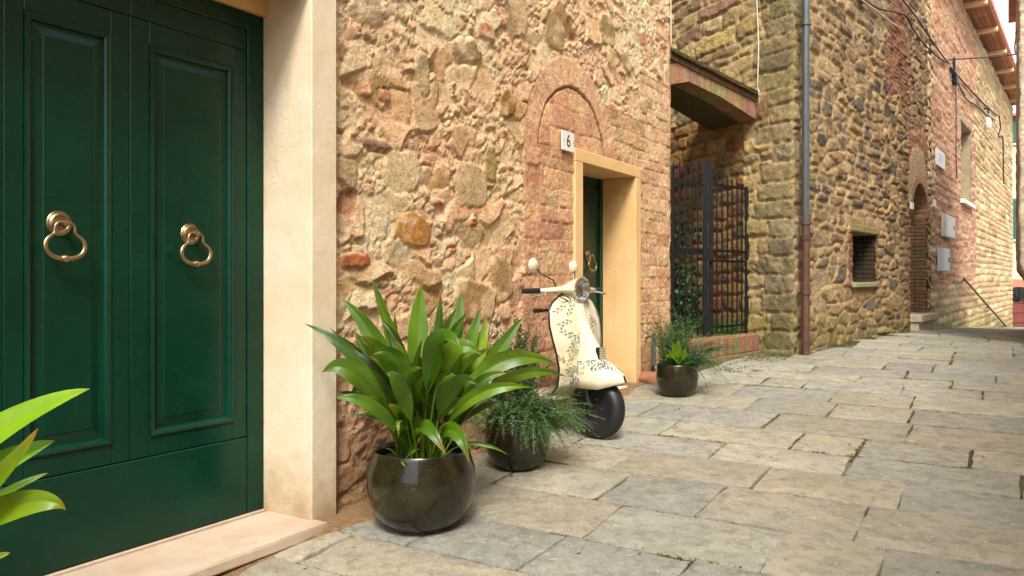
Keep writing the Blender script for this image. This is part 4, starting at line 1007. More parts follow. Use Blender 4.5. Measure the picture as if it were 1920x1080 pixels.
cable('straight black cable running from the box to the far corner', [onB(1782, 126), onB(1810, 158), onB(1840, 190), onB(1870, 217)], .02, M['cable'])
cable('black cable crossing the open sky between the houses', [onB(1779, 112), (11.3*.98, 17.6, 1.35+(525-103)/1488*17.6), (10.2, 16.1, 1.35+(525-86)/1488*16.1), W(13.35, 3.5, 5.95)], .014, M['cable'])
cable('grey vertical conduit dropping beside the far window', [onB(1792, 150), onB(1793, 220), onB(1793, 300), onB(1794, 335)], .014, M['pipe_grey'])
cable('dark cable loop descending at the far end of the yellow wall', [onB(1873, 217), onB(1876, 240), onB(1872, 255), onB(1880, 258), onB(1881, 300), onB(1882, 345)], .022, M['cable'])
cable('pale thin wire hanging down the tan corner beside the passage', [W(8.63, .03, 6.5), W(8.62, .035, 5.2), W(8.635, .03, 4.5), W(8.63, .035, 4.0)], .007, M['cable_w'])
s_t = .62
cable('white cord hanging down the ochre stones to the arch coping', [FS(.52, .05, 6.6), FS(.53, .06, 5.2), FS(.50, .055, 4.4), FS(.515, .06, 3.82)], .008, M['cable_w'])
mb = MB(); 
for k in range(9): a = rnd.uniform(0, 6.28); mb.tube([FS(.51, .06, 3.85), FS(.51+.07*math.cos(a), .07, 3.76+.03*math.sin(a)), FS(.51+.12*math.cos(a), .08, 3.66+.07*math.sin(a))], .003, 4)
thingmesh('frayed_cord_end', mb, M['cable_w'], 'frayed tangle of white cord resting at the end of the arch coping', 'cord')
jb = thing('junction_box', onB(1785, 145, 0), 'small dark junction box where the wall cables meet', 'box'); t0, z0 = pa(1784, 150, 'B')
mb = MB(); mb.box(t0-.12, t0+.12, -.02, .12, z0-.12, z0+.14, FB, ch=.02); mb.build('cover', M['iron'], jb)
mb = MB(); mb.tube([FB(t0, .05, z0+.12), FB(t0, .05, z0+.5)], .03, 6); mb.build('conduit', M['iron'], jb)
# small grey pipe stub beside the third pot
stub = thing('drain_pipe', W(8.02, .14, float(gz(8))), 'short grey drain stub with black foot beside the far pot', 'pipe')
mb = MB(); mb.tube([W(8.02, .07, .29), W(8.02, .07, .78)], .022, 10); mb.build('tube', M['pipe_grey'], stub, smooth=40)
mb = MB(); mb.lathe([(.03, 0), (.045, .01), (.045, .13), (.03, .15)], c=W(8.02, .09, .285), n=14); mb.build('foot', M['black'], stub, smooth=40)
# blue-grey metal scrap set in the upper side wall
mb = MB(); mb.box(1.72, 2.02, .02, .05, 4.40, 4.50, FS, ch=.004, jit=.004); thingmesh('metal_plate', mb, M['greybox'], 'small tilted blue-grey plate set in ochre stones above the arch', 'plate')

# ================================================================== POTS AND PLANTS
def make_pot(name, loc, R, Hh, label, rim=.88, base=.62):
    o = thing(name, loc, label, 'pot', 'dark glazed plant pots along the house wall')
    prof = [(R*base*.9, 0), (R*base, .006), (R*.80, Hh*.14), (R*.94, Hh*.32), (R, Hh*.55), (R*.985, Hh*.75), (R*rim*1.03, Hh*.95), (R*rim*1.02, Hh*.985), (R*rim, Hh), (R*rim*.965, Hh*.99), (R*rim*.95, Hh*.93), (R*rim*.95, Hh*.86)]
    mb = MB(); mb.lathe(prof, c=(0, 0, 0), n=64); mb.build('bowl', M['glaze'], o, smooth=60, world=False)
    mb = MB(); mb.lathe([(0, Hh*.85), (R*rim*.5, Hh*.90), (R*rim*.955, Hh*.86), (R*rim*.9, Hh*.80)], n=40); mb.build('soil', M['soil'], o, smooth=True, world=False)
    return o
P1 = Vector((-.497, 4.35, gxy(-.497, 4.35)+.004)); P2 = Vector((.035, 5.40, gxy(.035, 5.4)+.004)); P3 = Vector((1.585, 7.62, gxy(1.585, 7.62)+.004)); P0 = Vector((-2.35, 2.62, gxy(-2.35, 2.62)+.002))
make_pot('plant_pot', P1, .298, .42, 'large dark glazed pot under the broad-leaved plant beside the portal', .87, .6)
make_pot('plant_pot', P2, .225, .35, 'dark glazed pot in the shade beside the scooter wheel', .92, .62)
make_pot('plant_pot', P3, .202, .30, 'small black glazed pot at the foot of the far passage corner', .95, .72)
make_pot('plant_pot', P0, .26, .42, 'dark glazed pot at the near left end of the portal step', .87, .6)

def blade(name, b0, c1, tip, width, face, mat, parent, col=(1, 1, 1), fold=.22, petiole=.28, ns=18, roll=0, wave=.0):
    b0, c1, tip = Vector(b0), Vector(c1), Vector(tip); mbv = []; fs = []; uv = []
    cols = []; tipb = rnd.uniform(.8, .96); brn = rnd.choice([0, .3, .8, 1]); ph_ = rnd.uniform(0, 6)
    for i in range(ns+1):
        t = i/ns; p = b0*(1-t)**2+c1*2*t*(1-t)+tip*t*t; d = ((c1-b0)*(1-t)+(tip-c1)*t).normalized()
        tb = max(0, (t-petiole)/(1-petiole))
        w_ = .5*.72*width*(math.sin(math.pi*min(1, tb**.78))**.85 if 0 < tb < 1 else 0); w_ = max(w_, .0045 if t < petiole+.08 else 0.0006)
        fc = Vector(face); sd_ = d.cross(fc)
        if sd_.length < .1: sd_ = d.cross(Vector((0, 0, 1)))
        sd_.normalize(); nn = sd_.cross(d).normalized()
        a = roll*t; sd2 = sd_*math.cos(a)+nn*math.sin(a); nn2 = nn*math.cos(a)-sd_*math.sin(a)
        for k, x in enumerate((-1, -.55, -.12, 0, .12, .55, 1)):
            f_ = abs(x)**1.3*fold*w_*2*.5-(.0015 if x == 0 else 0)
            wv = wave*math.sin(t*16+x*2)*abs(x)*w_
            mbv.append(p+sd2*x*w_+nn2*(f_+wv)); uv.append((x*.5+.5, t)); br = max(0, (t-tipb)/(1-tipb))**1.5*brn; kk_ = 1+.25*math.sin(t*5+ph_); cols.append((col[0]*kk_*(1-br)+3.2*br, col[1]*kk_*(1-br)+.9*br, col[2]*kk_*(1-br)+1.0*br))
    n7 = 7
    for i in range(ns):
        for k in range(n7-1): fs.append((i*n7+k, i*n7+k+1, (i+1)*n7+k+1, (i+1)*n7+k))
    mb = MB(); mb.add(mbv, fs, uv, col); mb.c = cols; return mb.build(name, mat, parent, smooth=True, fixn=False)
def pix(px, py, Z): return Vector(((px-960)/1488*Z, Z, 1.35+(525-py)/1488*Z))
asp = thing('aspidistra_plant', P1+Vector((0, 0, .38)), 'big broad-leaved green plant in the large pot beside the portal', 'plant')
C_F = (0, -1, .35)
L1 = [ # tip, tipZ, control, controlZ, base px, width, tint (some paint in gloss highlights), roll
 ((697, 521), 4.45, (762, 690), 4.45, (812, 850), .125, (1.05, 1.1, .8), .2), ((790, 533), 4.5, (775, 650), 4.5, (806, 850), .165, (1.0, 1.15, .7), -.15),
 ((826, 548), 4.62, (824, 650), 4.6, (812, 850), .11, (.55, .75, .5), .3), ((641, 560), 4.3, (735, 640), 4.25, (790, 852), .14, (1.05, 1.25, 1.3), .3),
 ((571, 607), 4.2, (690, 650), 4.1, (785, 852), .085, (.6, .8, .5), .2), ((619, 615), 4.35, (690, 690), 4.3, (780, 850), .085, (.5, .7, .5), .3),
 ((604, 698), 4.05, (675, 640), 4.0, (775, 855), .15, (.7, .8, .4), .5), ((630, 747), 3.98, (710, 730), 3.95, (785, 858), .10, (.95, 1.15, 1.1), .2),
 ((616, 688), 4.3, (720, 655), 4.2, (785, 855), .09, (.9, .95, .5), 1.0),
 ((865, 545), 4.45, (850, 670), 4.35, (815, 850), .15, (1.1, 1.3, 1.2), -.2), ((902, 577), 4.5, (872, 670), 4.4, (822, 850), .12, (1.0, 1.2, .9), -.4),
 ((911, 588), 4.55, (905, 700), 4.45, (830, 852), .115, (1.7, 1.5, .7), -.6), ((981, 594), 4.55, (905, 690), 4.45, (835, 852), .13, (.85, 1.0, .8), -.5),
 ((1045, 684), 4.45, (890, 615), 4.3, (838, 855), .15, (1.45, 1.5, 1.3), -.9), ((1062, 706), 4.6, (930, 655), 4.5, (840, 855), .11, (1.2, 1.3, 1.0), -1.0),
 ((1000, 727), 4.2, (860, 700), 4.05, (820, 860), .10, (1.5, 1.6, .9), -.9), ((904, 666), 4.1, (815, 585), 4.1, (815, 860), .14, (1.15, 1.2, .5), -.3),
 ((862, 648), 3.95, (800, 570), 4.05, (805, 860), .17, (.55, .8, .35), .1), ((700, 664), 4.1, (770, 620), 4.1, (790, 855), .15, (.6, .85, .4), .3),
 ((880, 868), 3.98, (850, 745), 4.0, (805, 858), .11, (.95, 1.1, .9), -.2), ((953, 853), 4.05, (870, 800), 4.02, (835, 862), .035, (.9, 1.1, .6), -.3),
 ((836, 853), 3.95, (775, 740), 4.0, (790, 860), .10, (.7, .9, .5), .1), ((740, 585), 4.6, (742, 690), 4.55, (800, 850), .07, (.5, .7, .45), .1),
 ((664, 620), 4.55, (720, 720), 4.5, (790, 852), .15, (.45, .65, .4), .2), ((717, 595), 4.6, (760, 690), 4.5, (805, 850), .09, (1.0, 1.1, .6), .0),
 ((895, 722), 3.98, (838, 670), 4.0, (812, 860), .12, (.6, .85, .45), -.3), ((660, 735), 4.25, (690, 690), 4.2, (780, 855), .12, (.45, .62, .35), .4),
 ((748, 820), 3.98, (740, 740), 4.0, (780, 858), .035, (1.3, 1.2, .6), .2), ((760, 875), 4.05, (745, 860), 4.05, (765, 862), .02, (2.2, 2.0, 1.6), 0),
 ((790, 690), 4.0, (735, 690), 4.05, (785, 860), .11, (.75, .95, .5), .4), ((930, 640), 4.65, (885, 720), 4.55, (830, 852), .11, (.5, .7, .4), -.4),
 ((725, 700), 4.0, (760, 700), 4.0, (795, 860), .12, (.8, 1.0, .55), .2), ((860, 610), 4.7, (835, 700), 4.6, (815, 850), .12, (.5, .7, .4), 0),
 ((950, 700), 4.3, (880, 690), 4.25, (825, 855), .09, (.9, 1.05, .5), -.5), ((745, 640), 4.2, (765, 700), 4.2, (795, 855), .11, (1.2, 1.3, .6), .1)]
def soil_pt(px, py):
    x = (px-795)/55*.13; return P1+Vector((x, -rnd.uniform(-.10, .16)+.0, .36))
for tip, tz_, ct, cz_, bs_, w_, sh_, ro in L1:
    fx_, fz_ = rnd.uniform(-.35, .35), rnd.uniform(.2, .6)
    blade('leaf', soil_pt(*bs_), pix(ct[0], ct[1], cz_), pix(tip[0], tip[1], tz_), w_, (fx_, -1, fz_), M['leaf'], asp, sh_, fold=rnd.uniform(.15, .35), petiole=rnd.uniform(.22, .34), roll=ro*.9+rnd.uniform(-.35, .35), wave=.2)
rl = random.Random(5)
for k in range(76):
    a = rl.uniform(0, 2*math.pi); reach = rl.uniform(.05, .34); hgt = rl.uniform(.28, .84)
    b0 = P1+Vector((rl.uniform(-.12, .12), rl.uniform(-.1, .12), .36)); top = b0+Vector((math.cos(a)*reach, math.sin(a)*reach*.8, hgt)); droop = rl.uniform(.0, .16)
    ct = b0+Vector((math.cos(a)*reach*.35, math.sin(a)*reach*.3, hgt*.75)); tp = top+Vector((math.cos(a)*.12, math.sin(a)*.1, -droop))
    g_ = rl.uniform(.45, 1.0); blade('leaf', b0, ct, tp, rl.uniform(.05, .12), (rl.uniform(-.7, .7), -1, rl.uniform(.1, .7)), M['leaf'], asp, (g_*.9, g_, g_*.6), fold=.25, petiole=rl.uniform(.3, .5), ns=12, roll=rl.uniform(-.9, .9), wave=.2)
for k in range(14):
    a = rl.uniform(3.3, 6.1); b0 = P1+Vector((rl.uniform(-.12, .12), rl.uniform(-.16, 0), .35)); tp = b0+Vector((math.cos(a)*rl.uniform(.04, .14), math.sin(a)*.05, rl.uniform(.08, .28)))
    blade('leaf', b0, (b0+tp)/2+Vector((0, 0, .05)), tp, rl.uniform(.015, .035), (0, -1, .3), M['leaf'], asp, (rl.uniform(.8, 1.6), rl.uniform(1, 1.5), .6), ns=8, petiole=.2)
# the near plant at the left edge
asp2 = thing('aspidistra_plant', P0+Vector((0, 0, .38)), 'bright green leaves reaching in at the left edge before the portal', 'plant')
for tip, tz_, ct, cz_, w_, sh_, ro in [((168, 729), 2.55, (-60, 790), 2.5, .15, (2.0, 2.1, .9), .5), ((55, 792), 2.75, (-60, 810), 2.6, .13, (1.5, 1.6, .6), .9), ((103, 826), 2.6, (-60, 880), 2.5, .15, (1.3, 1.7, 1.8), .2),
        ((71, 803), 2.45, (0, 925), 2.4, .10, (1.2, 1.15, .35), .1), ((90, 887), 2.6, (0, 915), 2.5, .05, (1.0, 1.2, .5), .3), ((124, 956), 2.5, (60, 875), 2.45, .12, (1.5, 1.4, .4), -.3),
        ((19, 1036), 2.4, (-20, 1050), 2.35, .05, (1.4, 1.6, .4), .2), ((-60, 700), 2.6, (-110, 850), 2.5, .12, (1, 1.1, .5), .2), ((-200, 650), 2.5, (-200, 850), 2.5, .12, (1, 1.1, .5), -.2), ((-150, 640), 2.7, (-190, 850), 2.6, .12, (.8, 1, .5), 0)]:
    b0 = P0+Vector((rl.uniform(-.1, .16), rl.uniform(-.1, .1), .36)); c0 = pix(ct[0], ct[1], cz_)
    blade('leaf', b0, c0, pix(tip[0], tip[1], tz_), w_, (rl.uniform(-.2, .2), -1, .35), M['leaf'], asp2, sh_, fold=.25, petiole=.3, roll=ro*.6, wave=.07, ns=22)
for k in range(14):
    a = rl.uniform(1.8, 4.5); b0 = P0+Vector((rl.uniform(-.1, .1), rl.uniform(-.1, .1), .36)); tp = b0+Vector((math.cos(a)*.4, math.sin(a)*.4, rl.uniform(.2, .7)))
    blade('leaf', b0, b0+Vector((math.cos(a)*.1, math.sin(a)*.1, .5)), tp, .1, (0, -1, .4), M['leaf'], asp2, (.9, 1, .6), ns=12)

def feathery(mb, p, d, L, n, ll, lw, r, droop=.3, col=(1, 1, 1), spread=1.0):
    """one stem with fine leaflets on both sides"""
    p = Vector(p); d = Vector(d).normalized(); seg = L/n; prevc = None
    for i in range(n):
        q = p+d*seg; d = (d+Vector((r.uniform(-.06, .06), r.uniform(-.06, .06), -droop*seg*2.2))).normalized()
        side = d.cross(Vector((r.uniform(-.3, .3), r.uniform(-.3, .3), 1))); side.normalize()
        sc = 1-.55*(i/n)
        w2 = side*.0012; mb.add([p-w2, p+w2, q+w2, q-w2], [(0, 1, 2, 3)], col=col)
        g_ = r.uniform(.75, 1.35); cc = (col[0]*g_, col[1]*g_, col[2]*g_)
        for sg in (-1, 1):
            ld = (d*.55+side*sg*spread+Vector((r.uniform(-.35, .35), r.uniform(-.35, .35), r.uniform(-.35, .35)))).normalized()*ll*sc*r.uniform(.7, 1.25)
            wv = ld.cross(Vector((r.uniform(-1, 1), r.uniform(-1, 1), r.uniform(-1, 1)))).normalized()*lw
            mb.add([p, p+ld*.5+wv, p+ld, p+ld*.5-wv], [(0, 1, 2, 3)], col=cc)
        p = q
    return p
# pot 2: feathery trailing plant and a dark upright one
f2 = thing('feathery_plant', P2+Vector((0, 0, .3)), 'feathery grey-green shrub spilling out of the pot by the scooter wheel', 'plant')
for nm, cnt, cfun in (('foliage', 420, None),):
    mb = MB()
    for k in range(cnt):
        a = rl.uniform(0, 2*math.pi); 
        if rl.random() < .5: a = rl.uniform(-1.0, .6)
        b0 = P2+Vector((rl.uniform(-.14, .14), rl.uniform(-.14, .14), .31)); out = rl.uniform(.35, 1.1)
        d = Vector((math.cos(a)*out, math.sin(a)*out-.1, rl.uniform(.25, 1.1))); sh = rl.choice([(.9, .95, .7), (1.25, 1.3, 1.0), (.5, .6, .38), (2.2, 2.2, 1.9)])
        L = rl.uniform(.2, .5); e = feathery(mb, b0, d, L, int(L/.014), .030, .0028, rl, rl.uniform(.8, 2.4), sh)
    mb.build(nm, M['fern'], f2, fixn=False, kind='stuff')
mb = MB()
for k in range(60):     # sprays to the right, over the wheel
    b0 = P2+Vector((rl.uniform(.0, .18), rl.uniform(-.16, .05), rl.uniform(.30, .36))); d = Vector((1, rl.uniform(-.35, .3), rl.uniform(.1, .75)))
    L = rl.uniform(.25, .44); feathery(mb, b0, d, L, int(L/.012), .028, .0026, rl, rl.uniform(.7, 1.7), rl.choice([(2.5, 2.4, 2.2), (1.8, 1.8, 1.4), (1.0, 1.1, .7)]))
for k in range(18):     # hanging
    b0 = P2+Vector((rl.uniform(.02, .2), -rl.uniform(.14, .19), .33)); feathery(mb, b0, (rl.uniform(-.2, .3), -.5, .1), rl.uniform(.16, .28), 20, .02, .0022, rl, 5, (.9, 1.2, .8))
mb.build('sprays', M['fern'], f2, fixn=False, kind='stuff')
f2b = thing('yew_plant', P2+Vector((-.05, .08, .3)), 'dark narrow-leaved upright shrub behind the broad leaves by the wall', 'plant')
mb = MB()
for k in range(62):
    b0 = P2+Vector((rl.uniform(-.16, .12), rl.uniform(0, .14), .31)); d = Vector((rl.uniform(-.35, .3), rl.uniform(-.2, .15), 1)); L = rl.uniform(.4, .78); feathery(mb, b0, d, L, int(L/.016), .055, .0045, rl, .15, rl.choice([(.45, .55, .4), (.6, .75, .5), (.9, 1.1, .6)]), .6)
mb.build('foliage', M['fern'], f2b, fixn=False, kind='stuff')
# pot 3
f3 = thing('yew_plant', P3+Vector((0, 0, .27)), 'dark needle-leaved shrub in the small far pot', 'plant')
mb = MB()
for k in range(75):
    b0 = P3+Vector((rl.uniform(-.13, .1), rl.uniform(-.1, .1), .27)); a = rl.uniform(0, 6.28); o_ = rl.uniform(.05, .5); d = Vector((math.cos(a)*o_-.08, math.sin(a)*o_, 1)); L = rl.uniform(.25, .62)
    feathery(mb, b0, d, L, int(L/.018), .06, .0042, rl, .5, rl.choice([(.55, .65, .55), (.8, .95, .7), (1.1, 1.3, .8)]), .6)
mb.build('foliage', M['fern'], f3, fixn=False, kind='stuff')
f3b = thing('feathery_plant', P3+Vector((.1, -.05, .27)), 'feathery blue-green plant spilling right over the small far pot', 'plant')
mb = MB()
for k in range(170):
    b0 = P3+Vector((rl.uniform(-.02, .16), rl.uniform(-.13, .1), .27)); a = rl.uniform(-1.2, .9); o_ = rl.uniform(.3, 1.1); d = Vector((math.cos(a)*o_, math.sin(a)*o_, rl.uniform(.3, 1.4))); L = rl.uniform(.15, .48)
    feathery(mb, b0, d, L, int(L/.014), .028, .0026, rl, rl.uniform(.6, 2.6), rl.choice([(.8, 1.0, .95), (1.2, 1.4, 1.3), (.6, .75, .65)]))
for k in range(22):
    b0 = P3+Vector((rl.uniform(.05, .16), rl.uniform(-.05, .1), .3)); d = Vector((1, rl.uniform(-.1, .5), rl.uniform(.6, 1.3))); L = rl.uniform(.45, .62); feathery(mb, b0, d, L, int(L/.02), .04, .004, rl, .8, (1.1, 1.3, 1.0))
mb.build('foliage', M['fern'], f3b, fixn=False, kind='stuff')
cal = thing('calla_plant', P3+Vector((.0, -.12, .27)), 'few bright yellow-green heart leaves at the front of the far pot', 'plant')
for tp, ct, w_, c_ in (((1272, 636), (1268, 668), .10, (2.0, 2.2, .6)), ((1285, 650), (1282, 670), .07, (1.5, 1.8, .6)), ((1253, 655), (1262, 668), .06, (2.0, 2.1, .7)), ((1262, 640), (1262, 665), .06, (1.4, 1.7, .6)), ((1248, 668), (1258, 660), .05, (2.2, 2.0, .7)), ((1292, 664), (1285, 662), .04, (1.6, 1.8, .6))):
    blade('leaf', P3+Vector((rl.uniform(-.03, .03), -.10, .27)), pix(ct[0], ct[1], 7.42), pix(tp[0], tp[1], 7.38), w_, (0, -1, .2), M['leaf'], cal, c_, petiole=.4, ns=12)
# greenery behind the gate
gp_ = thing('shrub', (2.75, 10.75, .64), 'light green bushy plant growing behind the right leaf of the gate', 'plant')
mb = MB()
for k in range(110):
    b0 = Vector((2.72+rl.uniform(-.25, .25), 10.42+rl.uniform(-.1, .35), .64)); d = Vector((rl.uniform(-.8, .8), rl.uniform(-.9, .3), rl.uniform(.3, 1))); L = rl.uniform(.12, .36); feathery(mb, b0, d, L, int(L/.02), .035, .006, rl, 1.2, rl.choice([(1.3, 1.8, .8), (1, 1.4, .7), (2, 2.3, 1.1)]))
mb.build('foliage', M['fern'], gp_, fixn=False, kind='stuff')
iv = thing('ivy_plant', (2.1, 10.6, .64), 'dark ivy climbing the passage wall behind the left gate leaf', 'plant')
mb = MB()
for k in range(2600):
    t = rl.uniform(1.55, 2.5); z = .64+abs(rl.gauss(0, .55)) if rl.random() < .6 else rl.uniform(.64, 2.35); n = rl.uniform(.03, .22)
    p = Vector(FS(t, n, z)); a = Vector((rl.uniform(-1, 1), rl.uniform(-1, 1), rl.uniform(-1, 1))).normalized()*.035; b_ = a.cross(Vector((rl.uniform(-1, 1), rl.uniform(-1, 1), .3))).normalized()*.025; g_ = rl.uniform(.4, 1.6)
    if z > 1.2 and rl.random() < .6: continue
    mb.add([p-a, p+b_, p+a, p-b_], [(0, 1, 2, 3)], col=(g_, g_*1.1, g_*.8))
mb.build('foliage', M['fern'], iv, fixn=False, kind='stuff')

# moss and weeds in joints and at the wall foot
mb = MB()
def tuft(x, y, k, sc, col):
    for j in range(k):
        px, py = x+rl.gauss(0, .03)*sc, y+rl.gauss(0, .03)*sc; z = gxy(px, py)-.010; a = rl.uniform(0, 6.28); h_ = rl.uniform(.010, .022)*sc; w_ = .010*sc
        b_ = Vector((px, py, z)); sdv = Vector((math.cos(a), math.sin(a), 0))*w_; lean = Vector((rl.uniform(-1, 1), rl.uniform(-1, 1), 0))*h_*.6
        g_ = rl.uniform(.7, 1.4); mb.add([b_-sdv, b_+sdv, b_+sdv*.3+lean+Vector((0, 0, h_)), b_-sdv*.3+lean+Vector((0, 0, h_))], [(0, 1, 2, 3)], col=(col[0]*g_, col[1]*g_, col[2]*g_))
joints = [f for w_, f in cand[:150]]
for f in joints:
    for k in range(22):
        if rl.random() < .5: s_, n_ = f[0], rl.uniform(f[2], f[3])
        else: s_, n_ = rl.uniform(f[0], f[1]), f[2]
        x, y, _ = W(s_, n_, 0)
        if vn(np.array([x*1.4]), np.array([y*1.4]), 5)[0] > .12: tuft(x, y, 16, .62, (2.3, 1.15, .5))
for k in range(150):
    s_ = rl.uniform(7.8, 10.2); x, y, _ = W(s_, rl.uniform(.02, .25) if s_ < 8.7 else rl.uniform(.5, 1.0), 0); tuft(x, y, 16, 1, (2.2, 1.3, .6))
for k in range(200):
    t = rl.uniform(.1, 6.5); x, y, _ = FA(t, rl.uniform(.03, .10), 0); tuft(x, y, 12, 1.0, (1.7, 1.0, .45))
for k in range(90):
    s_ = rl.uniform(3.3, 8.); x, y, _ = W(s_, rl.uniform(.02, .12), 0); tuft(x, y, 10, .9, (1.6, 1.3, .6))
o = mb.build('moss', M['fern'], None, fixn=False); tag(o, 'olive moss and tiny weeds in the paving joints and wall foot', 'moss', kind='stuff')
mb = MB(); us_ = np.arange(2.2, 8.7, .05); ns_ = np.array([-.1, .0, .05, .10, .15, .20, .25, .30])
vs = []
for a in us_:
    wdt = .10+.10*float(vn(np.array([a*1.7]), np.array([3.3]), 9)[0])+.12*max(0, 1-abs(a-3.6)/.9)
    for q in ns_: vs.append(W(a, q, float(gz(a))+.012*float(fbm(np.array([a*7]), np.array([q*9]), 3, 3)[0])+.016-.05*max(0, q-wdt)/.1))
nn_ = len(ns_); mb.add(vs, [(i*nn_+k, i*nn_+k+1, (i+1)*nn_+k+1, (i+1)*nn_+k) for i in range(len(us_)-1) for k in range(nn_-1)], col=lin(158, 124, 88))
o = mb.build('dirt_verge', M['wall1'], None, smooth=True, fixn=False); tag(o, 'packed brown earth and old mortar along the foot of the wall', 'dirt', kind='stuff')
# loose grit by the wall
mb = MB()
for k in range(700):
    s_ = rl.uniform(2.2, 4.6) if k < 500 else rl.uniform(4.6, 9); n_ = abs(rl.gauss(.16, .10))+.02; x, y, _ = W(s_, n_, 0); z = gxy(x, y)+.001; q = rl.uniform(.002, .007); g_ = rl.uniform(.6, 1.3)
    P_ = [(x+q*rl.uniform(.6, 1.3)*a, y+q*rl.uniform(.6, 1.3)*b_, z+q*c) for a, b_, c in ((1, 0, 0), (-1, 0, 0), (0, 1, 0), (0, -1, 0), (0, 0, 1), (0, 0, -.4))]
    mb.add(P_, [(0, 2, 4), (2, 1, 4), (1, 3, 4), (3, 0, 4), (2, 0, 5), (1, 2, 5), (3, 1, 5), (0, 3, 5)], col=tuple(c*g_ for c in lin(170, 140, 104)))
o = mb.build('grit', M['brick'], None, fixn=False); tag(o, 'crumbs of mortar and grit along the foot of the tan wall', 'grit', kind='stuff')

mb = MB()
for k in range(420):
    s_ = rl.uniform(2.5, 12); n_ = rl.uniform(.1, 3.6) if rl.random() < .6 else abs(rl.gauss(0, .35))+.05; x, y, _ = W(s_, n_, 0); z = gxy(x, y)+.004; a = rl.uniform(0, 6.28); q = rl.choice([.004, .006, .006, .012, .018]); g_ = rl.uniform(.5, 1.3)
    u_ = Vector((math.cos(a), math.sin(a), rl.uniform(-.1, .3)))*q; v_ = Vector((-math.sin(a), math.cos(a), .1))*q*.45; c_ = Vector((x, y, z+.002))
    mb.add([c_-u_, c_+v_, c_+u_, c_-v_], [(0, 1, 2, 3)], col=tuple(c*g_ for c in lin(120, 84, 50)))
o = mb.build('leaf_litter', M['brick'], None, fixn=False); tag(o, 'tiny dry leaf bits and crumbs scattered over the paving', 'litter', kind='stuff')

# ================================================================== THE SCOOTER
K = 1.2
SCP = Vector((.66, 6.10, gxy(.66, 6.1)+.004)); HD = math.radians(-42)
sco = thing('motor_scooter', SCP, 'vintage cream scooter front with painted leaf pattern before the small doorway', 'scooter', rz=HD)
def sb(mb, name, mat, parent=None, smooth=35): # local build: x forward, y left, z up; in real scooter metres
    mb.v = [(p[0]*K, p[1]*K, p[2]*K) for p in mb.v]
    return mb.build(name, mat, parent or sco, smooth=smooth, world=False)
RW = .195
Rx = Matrix.Rotation(math.radians(90), 4, 'X')
# wheel
mb = MB(); prof = []
for k in range(15):
    a = -math.pi*.62+math.pi*1.24*k/14; prof.append((RW-.048+.048*math.cos(a), .055*math.sin(a)))
prof = [(RW-.085, -.040)]+prof+[(RW-.085, .040)]
mb.lathe(prof, c=(0, 0, RW), n=56, M=Rx.to_3x3()); tyre_parent = sb(mb, 'wheel', M['rubber'], smooth=50)
mb = MB()
for k in range(64):
    a = 2*math.pi*k/64
    for sg in (-1, 1):
        def tm(x, y, z, a=a): rr = RW+z; return (rr*math.cos(a+x/RW), y, RW+rr*math.sin(a+x/RW))
        mb.box(-.0065, .0065, sg*.004, sg*.021, -.006, .0018, tm)
sb(mb, 'tread_blocks', M['rubber'], tyre_parent)
mb = MB(); mb.lathe([(0, -.058), (.03, -.060), (.05, -.042), (.085, -.022), (.112, -.034), (.118, -.038), (.118, .038), (.112, .034), (.085, .022), (.05, .03), (.03, .042), (0, .038)], c=(0, 0, RW), n=40, M=Rx.to_3x3()); rim = sb(mb, 'rim', simple('dark_rim_paint', (.03, .03, .032), .35, .4, bs=0), tyre_parent, smooth=40)
mb = MB()
for k in range(5):
    a = 2*math.pi*k/5
    for sg in (-1, 1): mb.lathe([(0, -.006), (.008, -.005), (.008, .005), (0, .006)], c=(.058*math.cos(a), sg*.036, RW+.058*math.sin(a)), n=6, M=Rx.to_3x3())
sb(mb, 'wheel_nuts', M['chrome'], rim)
mb = MB(); mb.tube([(0, -.07, RW), (-.02, -.075, RW+.05), (-.06, -.07, .42), (-.08, -.02, .52)], .018, 10); sb(mb, 'fork', M['black'])
# fender: teardrop shell
ns, nt_ = 30, 15; vs = []; uvs = []
def fend(a, b_):   # a 0 back..1 front ; b -1..1 across
    xc = -.275+a*.475; 
    top = .462+.074*math.sin(math.pi*min(1, a*1.0))**.8-.05*max(0, a-.45)**1.6*2.4-.03*(1-a)
    wid = .128*(math.sin(math.pi*(.12+.80*a))**.6)*(1 if a < .6 else 1-((a-.6)/.4)**2.4*.66)
    low = .325+.0*a+.045*max(0, (a-.7)/.3)
    y = wid*math.sin(b_*math.pi/2); cz = abs(math.cos(b_*math.pi/2))**.75; z = low+(top-low)*cz
    return (xc+.02*(1-cz), y, z)
for i in range(ns+1):
    for k in range(nt_+1): vs.append(fend(i/ns, -1+2*k/nt_))
mb = MB(); mb.add(vs, [(i*(nt_+1)+k, i*(nt_+1)+k+1, (i+1)*(nt_+1)+k+1, (i+1)*(nt_+1)+k) for i in range(ns) for k in range(nt_)])
fe = sb(mb, 'fender', M['cream'], smooth=True)
so = fe.modifiers.new('solid', 'SOLIDIFY'); so.thickness = .004
